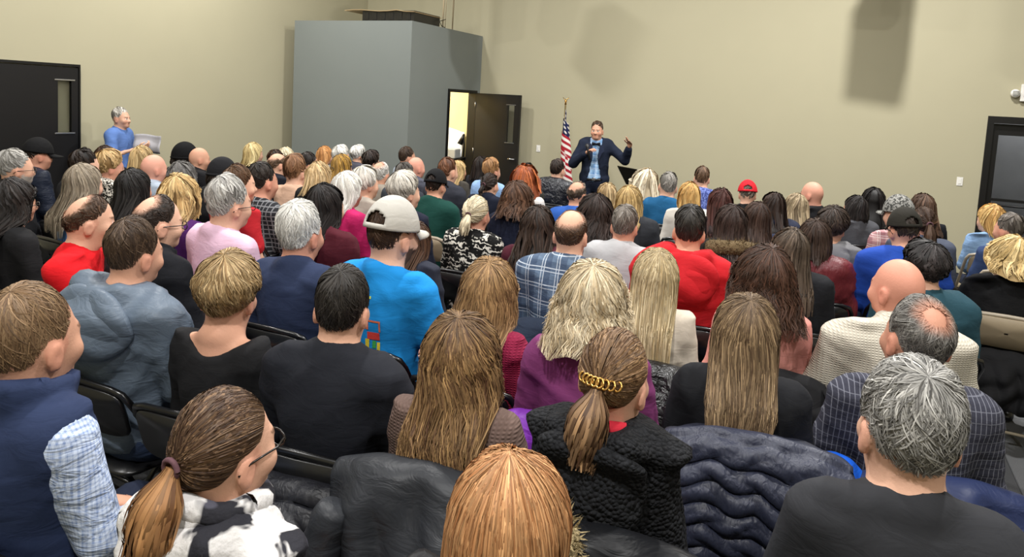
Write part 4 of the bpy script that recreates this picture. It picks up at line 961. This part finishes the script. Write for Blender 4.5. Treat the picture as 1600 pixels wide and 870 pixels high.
def body_colors(P, skin, beard, zt):
    c = np.tile(np.array(s2l(skin)), (len(P), 1)); x, y, z = np.abs(P[:, 0]), P[:, 1], P[:, 2]-zt
    def on(m, col, k=1.): c[m] = c[m]*(1-k)+np.array(s2l(col))*k
    on((x < .02) & (y > .085) & (z > 1.157) & (z < 1.170), '#a35a50', .7)
    on((np.abs(x-.031) < .014) & (y > .07) & (z > 1.217) & (z < 1.232), '#e9e4de', .8)
    on((np.abs(x-.031) < .0065) & (y > .07) & (z > 1.217) & (z < 1.232), '#20160f', .95)
    on((np.abs(x-.032) < .020) & (y > .07) & (z > 1.242) & (z < 1.253), '#4a3424', .75)
    on((np.hypot(x-.045, (z-1.185)*.8) < .022) & (y > .05), '#c46a5c', .2)
    on((x > .074) & (z > 1.17) & (z < 1.25), '#c9705c', .25)
    if beard: on((z < 1.178+.35*np.clip(.07-y, 0, .1)) & (z > 1.10) & (y > .012) & ~((x < .018) & (z > 1.158) & (z < 1.170)), beard, .9)
    return c
LABELS_WHO = {}
def dome(rng, elev0, off, tiltx=-.10, n=32, m=10, open_back=False):
    """hat shell in head coordinates"""
    az = np.arange(n)*2*math.pi/n; e = np.radians(np.linspace(elev0, 90, m))
    AZ, EL = np.meshgrid(az, e, indexing='ij')
    D = np.stack([np.sin(AZ)*np.cos(EL), np.cos(AZ)*np.cos(EL), np.sin(EL)], -1)
    D = D@rotm(0, tiltx, 0).T
    return D, HC+D*(skull_r(D)+off)[..., None], AZ, EL
def add_cap(root, pose, col, mix, brim, back, zt, beanie=False):
    n, m = 72, 20
    D, S, AZ, EL = dome(None, -4 if beanie else 6, .019 if beanie else .017, .0 if beanie else -.12, n, m)
    S[..., 2] += .012*np.sin(EL)
    V = pose(S.reshape(-1, 3)+[0, 0, zt], True)
    i = np.arange(n*m).reshape(n, m); j = np.roll(i, -1, 0)
    q = np.stack([i[:, :-1], j[:, :-1], j[:, 1:], i[:, 1:]], -1)
    if back: # arched opening over the strap
        a = np.degrees(np.abs(np.pi-(AZ+.09)))[:, :-1]; el = np.degrees(EL)[:, :-1]
        keep = ~((a < 24*np.sqrt(np.clip(1-((el-13)/20)**2, 0, 1))) & (el > 11)); q = q[keep]
    q = q.reshape(-1, 4)
    mat = fabric('spots', mix, col) if mix else fabric('plain', col)
    o = obj('cap' if not beanie else 'beanie', raw_mesh('cap', V, q), mat, root)
    sm = o.modifiers.new('thickness', 'SOLIDIFY'); sm.thickness = .006
    if not beanie:
        b = MB(); k = 14
        a = np.radians(np.linspace(-62, 62, k)); P = np.zeros((k, 5, 3))
        for r in range(5):
            t = r/4
            d = np.stack([np.sin(a)*math.cos(math.radians(8)), np.cos(a)*math.cos(math.radians(8)), np.full(k, math.sin(math.radians(8)))], 1)
            d = d@rotm(0, -.12, 0).T
            base = HC+d*(skull_r(d)+.015)[:, None]
            out = base.copy(); out[:, 1] += .085*np.cos(a*1.3)**.6*t; out[:, 2] -= .018*t+.02*t*np.abs(np.sin(a))
            P[:, r] = out
        P = pose(P.reshape(-1, 3)+[0, 0, zt], True).reshape(P.shape)
        bo = b.grid(P).build('cap_brim', mat, o, True); s2 = bo.modifiers.new('thickness', 'SOLIDIFY'); s2.thickness = .005
        bt = MB(); bt.lathe([(.0, .006), (.006, .005), (.008, 0)], 8); Vb = np.concatenate(bt.V)+HC+[0, -.012, SK[2]+.027+zt]
        bt.V = [pose(Vb, True)]; bt.build('cap_button', mat, o, True)
    else:
        t = MB(); d, s, _, _ = dome(None, -4, .021, 0, 24, 2); ring_ = s[:, 0]
        t.tube(pose(np.vstack([ring_, ring_[:1]])+[0, 0, zt], True), .012*pose.sc, 8, False).build('cuff', mat, o, True)
    return o
def add_glasses(root, pose, zt, up=0.):
    g = MB(); r = .0024*pose.sc
    for s in (-1, 1):
        a = np.arange(13)*2*math.pi/12
        P = np.stack([s*.033+.025*np.cos(a), .112-.35*np.abs(.025*np.cos(a)*0+s*.033-.0)*.2+0*a, 1.222+.019*np.sin(a)], 1)
        g.tube(pose(P+[0, 0, zt+up], True), r, 5, False)
        g.tube(pose(np.array([(s*.058, .106, 1.228), (s*.079, .07, 1.229), (s*.085, -.005, 1.228), (s*.082, -.03, 1.212)])+[0, 0, zt+up], True), r, 5)
    g.tube(pose(np.array([(-.009, .113, 1.226), (0, .117, 1.229), (.009, .113, 1.226)])+[0, 0, zt+up], True), r, 5)
    return g.build('glasses', M_GLASS_FRAME, root, True)
def make_person(i, hair, c, c2, gar, pat, cols, bw, who, k):
    x, y, ztop, hs = POS[i]; bw *= .93; rng = np.random.default_rng(i)
    d = math.hypot(x, y); lod = 2 if d < 3.75 else (1 if d < 5.9 else 0); hi = d < 4.1
    pz = k.get('pose', 'seat'); J = joints(pz); zt = J['zt']
    if d < 3.75 and hs < 1.02: hs = 1.02
    head = math.degrees(math.atan2(-(SPK[0]-x), SPK[1]-y)); hy = k.get('hy', head)
    by = k.get('by', .45*(.5*head+.5*hy)); rel = math.radians(max(-68, min(68, hy-by)))
    sc = ztop/(1.12+zt+.25*hs)
    pose = Pose(sc, hs, bw, rel, k.get('pitch', rng.uniform(-.06, .03)), k.get('roll', rng.uniform(-.05, .05)), k.get('lean', rng.uniform(-.01, .03)), zt)
    pose.thick = {'hoodie': .055, 'jacket': .02}.get(gar, 0.)
    skin = k.get('skin', ['#c8977e', '#d3a58c', '#c58f78', '#d8ab93'][i % 4])
    # body: one continuous figure, hands with five fingers joined at the wrists
    P, Q, N = template('body', pz, 2 if pz != 'seat' else lod)
    col = body_colors(P, skin, k.get('beard'), zt); V = pose(P)
    Vs, Qs, Cs = [V], [Q], [col]; n = len(V)
    for s in 'RL':
        grip = k.get('grip', {}).get(s, .55); palm = k.get('palm', {}).get(s, (0, .1, -1))
        if pz == 'chin' and s == 'R': grip, palm = 1.0, (-.6, .4, 0)
        hv, hq = place_hand(J, s, grip, palm, zt > 0 or pz == 'chin')
        Vs.append(pose(hv)*1.0); Qs.append(hq+n); n += len(hv); Cs.append(np.tile(np.array(s2l(skin)), (len(hv), 1)))
    root = obj('person', raw_mesh('person', np.concatenate(Vs), np.concatenate(Qs), np.concatenate(Cs)), M_SKIN, None, (x, y, 0), math.radians(by))
    tag(root, ('standing ' if zt else 'seated ')+who, 'person'); LABELS_WHO[i] = who
    # clothing
    def cloth(name, kind, mat, amp=.006, grow=0.):
        P, Q, N = template(kind, pz, hi)
        a = amp*(1.6 if gar in ('hoodie', 'jacket') else 1)
        Pn = P+N*(np.maximum(folds(P, i*7+len(name), a, 1.35), -.004)[:, None]+grow)
        o = obj(name, raw_mesh(name, pose(Pn), Q), mat, root); return o
    nm = {'tee': 't_shirt', 'long': 'sweater', 'shirt': 'shirt', 'hoodie': 'hooded_jacket', 'jacket': 'jacket', 'turtle': 'roll_neck_sweater', 'scoop': 'scoop_neck_top', 'vest': 'vest'}[gar]
    top = cloth(nm, gar, fabric(pat, *cols), .002 if k.get('vest') else .0085 if lod else .006)
    if k.get('vest'): cloth('vest', 'vest', fabric('plain', k['vest']), .004, .006)
    legc = ['#1c2233', '#23272f', '#2c3850', '#17181b', '#33312e'][i % 5]
    cloth('trousers', 'trousers', fabric('denim', legc), .004); cloth('shoe_pair', 'shoes', M_BLKPLASTIC, 0)
    # hair
    hc = dict(seed=i, c=c, c2=c2, skin=skin)
    if hair not in ('bald',):
        base = HP['crop' if hair in ('cap', 'beanie') else hair]
        if hair == 'beanie': base = dict(HP['bobl'], L=.07, h=.012)
        o = dict(base); o.update(hc); o.update(k.get('ho', {}))
        hv, hq, hcx = make_hair(pose, o, lod, rng)
        if k.get('tail'):
            L, r0, r1 = k['tail']; to = dict(o)
            if 'tc' in k: to['c'], to['c2'] = k['tc']
            ta = math.radians(o['tau']); up = np.array([0, -math.sin(ta), math.cos(ta)]); tp = HC+up*(skull_r(up)+.016)
            tv, tq, tcx = tail_hair(pose, to, lod, rng, tp, L, r0, r1)
            hv, hq, hcx = np.concatenate([hv, tv]), np.concatenate([hq, tq+len(hv)]), np.concatenate([hcx, tcx])
            ti = MB(); a = np.arange(13)*2*math.pi/12
            R = np.stack([.020*np.cos(a), 0*a-.006, .018*np.sin(a)], 1)+tp+[0, 0, zt-.004]
            if not k.get('clip'): ti.tube(pose(R, True), .006*sc, 6, False).build('hair_tie', fabric('plain', '#5a3f45'), root, True)
            else:
                for q in range(8):
                    u = (q-3.5)/3.5; ctr = tp+np.array([u*.045, -.006+.02*u*u, zt+.012-.004*abs(u)])
                    P2 = np.stack([.009*np.cos(a), .006*np.sin(a), .010*np.sin(a)], 1)+ctr
                    ti.tube(pose(P2, True), .0035*sc, 5, False)
                ti.build('hair_clip', simple('gold', '#c79a55', .25, .6, .9), root, True)
        ho = obj('hair', raw_mesh('hair', hv, hq, hcx), M_HAIR, root)
    if hair == 'cap': add_cap(root, pose, k['cap'], k.get('capmix'), True, k.get('back'), zt)
    if hair == 'beanie': add_cap(root, pose, k['cap'], None, False, False, zt, True)
    if k.get('glasses') and d < 7: add_glasses(root, pose, zt)
    if k.get('topglasses'): add_glasses(root, pose, zt, .085)
    if k.get('ring'):
        a = np.arange(17)*2*math.pi/16
        R = np.stack([.070*np.cos(a), -.02+.066*np.sin(a), 1.102-.02*np.sin(a)], 1)
        MB().tube(pose(R), .014*sc, 8, False).build('collar', fabric('plain', k['ring']), root, True)
    if k.get('hood'):
        q, w_ = np.meshgrid(np.linspace(0, 2*math.pi, 41), np.linspace(0, math.pi, 22), indexing='ij')
        hx = .175*np.cos(q)*np.sin(w_)**.8; hz = 1.0+.135*np.cos(w_)-.35*hx**2*0+.10*np.abs(hx)
        hy_ = -.165+.062*np.sin(q)*np.sin(w_)-.016*np.sin(9*hz*3+4*np.abs(hx)*6)*np.sin(w_)+.6*hx**2
        P3 = np.stack([hx, hy_, hz], -1); MB().grid(pose(P3.reshape(-1, 3)).reshape(P3.shape)).build('hood', fabric(pat, *cols), top, True)
    if k.get('highcollar'):
        a = np.arange(25)*2*math.pi/24
        for q in range(2):
            R = np.stack([.092*np.cos(a), -.015+.088*np.sin(a), 1.115+.028*q-.02*np.sin(a)+.006*np.sin(4*a+q)], 1)
            MB().tube(pose(R), (.030-.004*q)*sc, 10, False).build('collar', fabric(pat, *cols), top, True)
    if k.get('sleeveband'):
        e, h = np.array(J['elR']), np.array(J['shR']); ctr = e+(h-e)*.18; ax = (h-e)/np.linalg.norm(h-e)
        u1 = np.cross(ax, (0, 1, 0)); u1 /= np.linalg.norm(u1); u2 = np.cross(ax, u1); a = np.arange(17)*2*math.pi/16
        R = np.concatenate([[ctr+.080*(math.cos(t)*u1+math.sin(t)*u2)] for t in a])
        MB().tube(pose(R), .012*sc, 8, False).build('sleeve_band', fabric('plain', '#d9d6d2'), top, True)
    if k.get('redcollar'):
        a = np.arange(17)*2*math.pi/16
        R = np.stack([.085*np.cos(a), -.005+.085*np.sin(a), 1.12-.02*np.sin(a)+.008*np.sin(5*a)], 1)
        MB().tube(pose(R), .020*sc, 8, False).build('collar', fabric('plain', '#b02433'), root, True)
    if k.get('fur'):
        a = np.radians(np.linspace(-150, 150, 26)-90)
        R = np.stack([.135*np.cos(a), -.055+.115*np.sin(a), 1.085-.03*np.sin(a)], 1)
        fur_trim(pose(R), .048*sc, fabric('fur', '#5a4a34', '#8a7656'), root, rng)
    return root, pose, top
# ------------------------------------------------------------------ folding chairs
CH = {}
def chair_parts(tan):
    if tan in CH: return CH[tan]
    fm, pm = (M_TAN, M_TANPAD) if tan else (M_FRAME, M_BLKPLASTIC)
    out = []
    def add(name, mb, mat, smooth=True):
        me = mb.mesh(name, smooth); me.materials.append(mat); out.append((name, me))
    bk = [(-.222, .255, .012), (-.222, .03, .43), (-.222, -.175, .735), (-.205, -.195, .772), (-.16, -.205, .785), (0, -.212, .79), (.16, -.205, .785), (.205, -.195, .772), (.222, -.175, .735), (.222, .03, .43), (.222, .255, .012)]
    add('frame', MB().tube(bk, .0125, 8), fm)
    for s in (-1, 1):
        add('leg', MB().tube([(s*.195, -.245, .012), (s*.195, .10, .42)], .0115, 8), fm)
    for p_ in (((-.195, -.17, .10), (.195, -.17, .10)), ((-.222, .19, .13), (.222, .19, .13))): add('crossbar', MB().tube(p_, .009, 8), fm)
    for s in (-1, 1):
        for q in ((s*.222, .255), (s*.195, -.245)): add('foot_cap', MB().lathe([(0, 0), (.017, 0), (.017, .03), (0, .03)], 8, (q[0], q[1], 0)), M_BLKPLASTIC)
    s_ = MB(); n = 28; a = np.arange(n)*2*math.pi/n
    sq = lambda w, h: np.stack([w*np.sign(np.cos(a))*np.abs(np.cos(a))**.38, h*np.sign(np.sin(a))*np.abs(np.sin(a))**.38], 1)
    P = np.array([[(x, y+.025, z+.012*(y < -.1)) for x, y in np.vstack([sq(w, h), sq(w, h)[:1]])] for w, h, z in ((.02, .02, .428), (.195, .19, .428), (.205, .20, .436), (.20, .195, .448), (.13, .13, .452), (.01, .01, .449))])
    add('seat', s_.grid(P), pm)
    b_ = MB(); P = []
    for off, sc_ in ((-.010, .05), (-.010, .97), (0, 1.), (.010, .97), (.010, .05)):
        o2 = sq(.205*sc_, .095*sc_); o2 = np.vstack([o2, o2[:1]])
        P.append([(x, -.176-(z+.0)*.30+off-.018*(1-(x/.2)**2), .685+z) for x, z in o2])
    add('backrest', b_.grid(np.array(P)), pm)
    CH[tan] = out; return out
def put_chair(x, y, rz, label, tan=False):
    r = empty('folding_chair', (x, y, 0), rz); r.scale = (1.03, 1.03, 1.05); tag(r, label, 'chair', 'tan folding chairs' if tan else 'black folding chairs in rows')
    for name, me in chair_parts(tan): obj(name, me, None, r)
    return r
# ------------------------------------------------------------------ coats over chair backs
def coat(i, rz, mat, label, W=.30, L=.5, seed=1, puff=0., dx=0., name='coat', top=.84, sleeves=(1, 1), hood=0, thick=.022, drop=0.):
    x, y = POS[i][:2]; r = np.random.default_rng(seed)
    root = empty(name, (x, y, 0), rz); tag(root, label, 'coat')
    na, nb = 46, 84
    s = np.linspace(-1, 1, na)[:, None]; v = np.linspace(0, 1, nb)[None]
    inn = .20 if not drop else .02
    tot = inn+.06+L; l = v*tot; z0 = top-drop
    z = np.where(l < inn, z0-inn+l, np.where(l < inn+.06, z0+.02*np.sin((l-inn)/.06*math.pi), z0-(l-inn-.06)))
    yb = np.where(l < inn, -.165, np.where(l < inn+.06, -.165-.085*(l-inn)/.06, -.25-.07*np.sin(np.clip((l-inn-.06)/L, 0, 1)*2.2)))
    ph = r.uniform(0, 6, 8); out = np.clip((l-inn)/.15, 0, 1)
    X = dx+W*s*(1+.12*np.clip(l-inn, 0, 1)/L*np.sin(3*s+ph[0]))+.012*np.sin(9*v+ph[1])
    fold = .018*np.sin(7*s+4*v+ph[2]+1.5*np.sin(3*v+ph[3]))+.012*np.sin(13*s-6*v+ph[4])+.010*np.sin(19*v+5*s+ph[5])
    Y = yb-out*(fold*(.35 if puff else 1)+.035*(1-s**2))
    Z = z+.02*np.sin(3*s+ph[6])*out-.05*np.abs(s)**2.5*np.ones_like(v)+.012*np.sin(11*s+ph[7])*out
    if puff:
        pb = np.abs(np.sin(math.pi*(l+.008*np.sin(2.6*s+ph[0])+.003*np.sin(7*s+ph[1]))/puff))**.6; pb2 = pb*(.55+.45*np.abs(np.sin(s*8+3*np.sin(l/puff*2.1+ph[2])+ph[3])))
        Y = Y-(.032*pb2)*np.where(l > inn, 1, -.6); Z = Z+.014*pb2*((l > inn-.02) & (l < inn+.08))
    me = MB().grid(np.stack([X+0*Y, Y, Z], -1)).mesh('shell', True)
    o = obj('shell', me, mat, root); sm = o.modifiers.new('thickness', 'SOLIDIFY'); sm.thickness = thick; sm.offset = 0
    for sd, on in zip((-1, 1), sleeves):
        if not on: continue
        m = 34; u = np.linspace(0, 1, m)
        pts = np.stack([dx+sd*(W*.80+.05*np.sin(u*3)), -.28-.05*np.sin(u*2.5+ph[1])-.02*u, z0-.08-u*min(.5, L+.05)], 1)
        rr = .052+.010*np.sin(u*17+ph[2])+.006*np.sin(u*31)-.012*u
        if puff: rr = .050+.018*np.abs(np.sin(u*math.pi*5))
        MB().tube(pts, rr, 14).build('sleeve', mat, root, True)
    if hood:
        a = np.linspace(0, 2*math.pi, 25); b = np.linspace(0, math.pi, 12)
        P = np.array([[(dx+.15*math.cos(q)*math.sin(w_), -.30+.07*math.sin(q)*math.sin(w_)+.012*math.sin(5*q), z0-.02+.10*math.cos(w_)+.012*math.sin(4*q+3*w_)) for w_ in b] for q in a])
        MB().grid(P).build('hood', mat, root, True)
    return root

ROOT = {}
POS[200] = (-3.12, 9.12, 1.75, 1.0); POS[201] = (-7.95, 5.62, 1.62, 1.08)
for a in PEOPLE:
    ROOT[a[0]] = make_person(*a[:9], a[9])
    r = ROOT[a[0]][0]
    put_chair(r.location.x, r.location.y, r.rotation_euler.z, ('tan' if a[9].get('chair') else 'black')+' folding chair under the '+a[8].replace('person', 'one', 1), bool(a[9].get('chair')))
RZ = lambda i: ROOT[i][0].rotation_euler.z
NYL = fabric('nylon', '#17181b'); PUF = fabric('puffer', '#1b1c22'); NPU = fabric('puffer', '#2a2e3f')
coat(92, RZ(92), fabric('nylon', '#2b2d31'), 'large black jacket draped over the chair of the taupe sweater', .28, .50, 3, hood=0, name='black_jacket', top=.93)
coat(89, RZ(89), PUF, 'black puffer coat bunched behind the chair of the close black top', .30, .40, 4, puff=.085, dx=.04, name='black_puffer_coat', drop=.12)
coat(96, RZ(96), NPU, 'navy puffer jacket over the chair of the long streaked hair', .28, .46, 5, puff=.062, dx=.04, name='navy_puffer_jacket', top=.93)
cr = coat(95, RZ(95), NYL, 'black coat with pale fur trim over the chair of the fleecy jacket', .30, .50, 6, name='fur_trimmed_coat', dx=.08, top=.95)
u = np.linspace(0, 1, 22); fur_trim(np.stack([-.03-.05*u+.01*np.sin(9*u), -.30-.07*np.sin(u*2.4), 1.0-.50*u], 1), .05, fabric('fur', '#8f7c58', '#c7b58c'), cr, np.random.default_rng(5), 2200)
coat(98, RZ(98), fabric('nylon', '#232c4c'), 'navy jacket over the chair of the pinstriped shirt', .28, .42, 7, name='navy_jacket', dx=.04)
coat(98, RZ(98), fabric('nylon', '#1450b8'), 'bright blue jacket corner beside the navy jacket', .09, .22, 8, name='blue_jacket', dx=-.26, sleeves=(0, 0), top=.855)
coat(93, RZ(93), fabric('nylon', '#6a2a92'), 'vivid purple jacket slung over the left of a chair back', .12, .42, 9, name='purple_jacket', dx=-.15, sleeves=(1, 0))
coat(97, RZ(97), fabric('plain', '#141416'), 'black coat over the chair of the salmon pink sweater', .24, .4, 10, name='black_coat', dx=.02)
coat(84, RZ(84), fabric('plain', '#111113'), 'black wool coat over the chair of the cream roll-neck', .27, .5, 11, name='black_coat', dx=-.06)
coat(94, RZ(94), fabric('leather', '#141416'), 'black leather jacket over the chair of the cream ruffled top', .25, .4, 12, name='leather_jacket')
coat(19, RZ(19), fabric('nylon', '#1d1e21'), 'charcoal jacket over the chair of the pale pink shirt', .27, .4, 13, name='charcoal_jacket', dx=-.02)
coat(9, RZ(9), fabric('plain', '#151517'), 'black jacket over the chair of the red T-shirt', .26, .4, 14, name='black_jacket', dx=-.02)
coat(57, RZ(57), fabric('denim', '#1f2838'), 'dark denim jacket over the chair of the plaid shirt', .25, .4, 15, name='denim_jacket')
coat(87, RZ(87), fabric('plain', '#0f0f11'), 'black coat hanging low behind the right-edge tan chair', .22, .3, 16, name='black_coat', drop=.25, sleeves=(0, 0))
# ------------------------------------------------------------------ the standing people
def world(i, q):
    o = ROOT[i][0]; c, s = math.cos(o.rotation_euler.z), math.sin(o.rotation_euler.z); q = np.array(q)*ROOT[i][1].sc
    return np.array([o.location.x+q[0]*c-q[1]*s, o.location.y+q[0]*s+q[1]*c, q[2]])
ROOT[200] = make_person(200, 'short', '#33261c', '#54402f', 'shirt', 'plaid', ('#8fb4d8', '#e3ecf4', '#4f74a4'), 1.06, 'speaker in navy blazer and plaid shirt holding a microphone',
                        dict(pose='speak', by=-163, hy=-172, lean=0, pitch=0., roll=0, grip={'R': 1.15, 'L': .35}, palm={'R': (-.8, .5, 0), 'L': (.3, .5, .2)}, ho=dict(h=.013)))
sp, spp, _ = ROOT[200]
J = joints('speak'); z = J['zt']
pr = P_torso(J, .030, .012)+P_arm(J, 'R', .020, .95)+P_arm(J, 'L', .020, .95)+[('e', (0, 0, .40+z), (.20, .15, .14), .08)]+ring(z, 1.078, .070, .012)
xs, ys, zs = grid_axis(-.66, .66, .016), grid_axis(-.30, .42, .016), grid_axis(.26+z, 1.2+z, .016)
V = field(pr, xs, ys, zs); V = np.maximum(V, (.335+z-zs)[None, None, :])
wd = .035+.11*np.clip((.86+z-zs)/.5, 0, 1)+.045*np.clip((zs-.92-z)/.15, 0, 1)
cut = np.maximum(np.abs(xs)[:, None, None]-wd[None, None, :], -(ys-.0)[None, :, None]+0*V)
V = np.maximum(V, -cut)
P, Q = surfnet(V, xs, ys, zs); P = smooth_verts(P, Q, 1, .35); N = vnormals(P, Q)
bz = obj('blazer', raw_mesh('blazer', spp(P+N*np.maximum(folds(P, 77, .006), -.003)[:, None]), Q), fabric('plain', '#1b2233'), sp)
for s in (-1, 1):
    P2 = np.array([(s*.052, .105, 1.05+z), (s*.10, .10, 1.03+z), (s*.115, .118, .96+z), (s*.088, .128, .93+z), (s*.045, .142, .83+z), (s*.035, .14, .86+z)])
    q = MB().add(spp(P2), [(0, 1, 2, 3), (0, 3, 4, 5)]); lo = q.build('lapel', fabric('plain', '#1d2438'), bz); lo.modifiers.new('thickness', 'SOLIDIFY').thickness = .012
q = MB()
for s in (-1, 1): q.tube(spp(np.array([(0, .086, 1.055+z), (s*.03, .088, 1.055+z), (s*.058, .085, 1.055+z)])), [.010, .018, .022], 8)
q.build('bow_tie', fabric('plain', '#15171f'), sp, True)
a = np.arange(25)*2*math.pi/24
MB().tube(spp(np.stack([.168*np.cos(a), -.004+.122*np.sin(a), 0*a+.565+z], 1)), .02, 8, False).build('belt', simple('black_leather', '#15110f', .4), sp, True)
MB().box((-.022, .136, .545+z), (.022, .150, .585+z), bev=.004).build('belt_buckle', M_CHROME, sp)
mic = empty('microphone', tuple(world(200, (.095, .285, 1.375)))); tag(mic, 'black handheld microphone held by the standing speaker', 'microphone')
mic.rotation_euler = (.5, .25, math.radians(-163))
MB().lathe([(0, -.15), (.011, -.15), (.016, .03), (.018, .035)], 12).build('handle', M_BLACK, mic, True)
MB().lathe([(.018, .035), (.026, .055), (.026, .075), (.015, .092), (0, .096)], 12).build('grille', simple('mic_mesh', '#3b3b3d', .4, .5, .6), mic, True)
ROOT[201] = make_person(201, 'short', '#8f8a82', '#cdc9c0', 'tee', 'plain', ('#5876b0',), 1.2, 'person in blue short-sleeved shirt holding papers, by the beige wall',
                        dict(pose='stand', by=-62, hy=-68, lean=-.02, grip={'R': .9, 'L': .9}, palm={'R': (-.6, 0, .7), 'L': (.6, 0, .7)}, glasses=0))
a = np.arange(17)*2*math.pi/16
MB().tube(ROOT[201][1](np.stack([.066*np.cos(a), -.02+.064*np.sin(a), 1.485-.02*np.sin(a)], 1)), .015, 8, False).build('collar', fabric('plain', '#4f6ca6'), ROOT[201][0], True)
c0 = world(201, (.02, .20, 1.30))
q = MB(); P = np.zeros((8, 10, 3))
for r_ in range(8):
    for s_ in range(10): P[r_, s_] = (.02*math.sin(r_*.8)+.03*math.cos(s_*.5), -.02+.30*s_/9, -.09+.215*r_/7+.01*math.sin(s_*.6))
pp = q.grid(P).build('paper_sheets', simple('grey_paper', '#a9a8ad', .7, .2), None, True, loc=tuple(c0), rz=math.radians(-62)); pp.modifiers.new('thickness', 'SOLIDIFY').thickness = .003
tag(pp, 'grey paper sheets held by the standing person at the left wall', 'paper')
ws = MB().box((-.105, -.14, 0), (.105, .14, .004)).build('paper_sheet', M_PAPER, None, loc=(-.83, 2.10, .70), rz=.35); ws.rotation_euler = (.5, -.7, .35)
tag(ws, 'white paper sheet sticking up between taupe sweater and black fleece', 'paper')
# small prints and trims that sit on clothing
from mathutils.bvhtree import BVHTree
def decal(i, shapes, name, y=-1):
    root, pose, top = ROOT[i]; me = top.data
    bv = BVHTree.FromPolygons([v.co[:] for v in me.vertices], [p_.vertices[:] for p_ in me.polygons])
    for poly, colr in shapes:
        V = []
        for (u, v) in poly:
            h = bv.ray_cast(Vector((u, y, v)), Vector((0, 1, 0)))
            V.append((h[0]+h[1]*.003) if h[0] else Vector((u, -.16, v)))
        me2 = raw_mesh(name, [v[:] for v in V], np.array([[0, k+1, k+2] for k in range(len(V)-2)]), None, False)
        obj(name, me2, fabric('plain', colr), top)
def rect(x0, z0, x1, z1, n=1):
    return [[(x0+(x1-x0)*i/n, z0), (x0+(x1-x0)*(i+1)/n, z0), (x0+(x1-x0)*(i+1)/n, z1), (x0+(x1-x0)*i/n, z1)] for i in range(n)]
sh = []
sh += [(q, '#c8403a') for q in rect(-.045, .80, .015, .835, 2)]+[(q, '#d8c33a') for q in rect(-.055, .755, -.035, .80)+rect(-.05, .70, -.032, .755)+rect(-.03, .685, .0, .70)+rect(.002, .715, .016, .79)]
sh += [(q, '#c86a4a') for q in rect(-.05, .845, -.04, .89)+rect(-.04, .882, .02, .89, 2)+rect(.012, .84, .02, .882)]
sh += [(q, '#3f9a4a') for q in rect(-.02, .76, -.002, .795)]
sh += [(q, '#c9d86a') for q in rect(-.028, 1.035, -.014, 1.047)+rect(-.009, 1.035, .005, 1.047)+rect(.010, 1.035, .024, 1.047)]
decal(39, [([(u+.055, v+.06) if v < .95 else (u, v+.01) for u, v in q], c) for q, c in sh], 'back_print')
decal(58, [(q, '#d8d0d0') for q in rect(-.06, 1.0, -.045, 1.02)+rect(-.045, .985, -.03, 1.005)], 'emblem')
a = np.arange(17)*2*math.pi/16
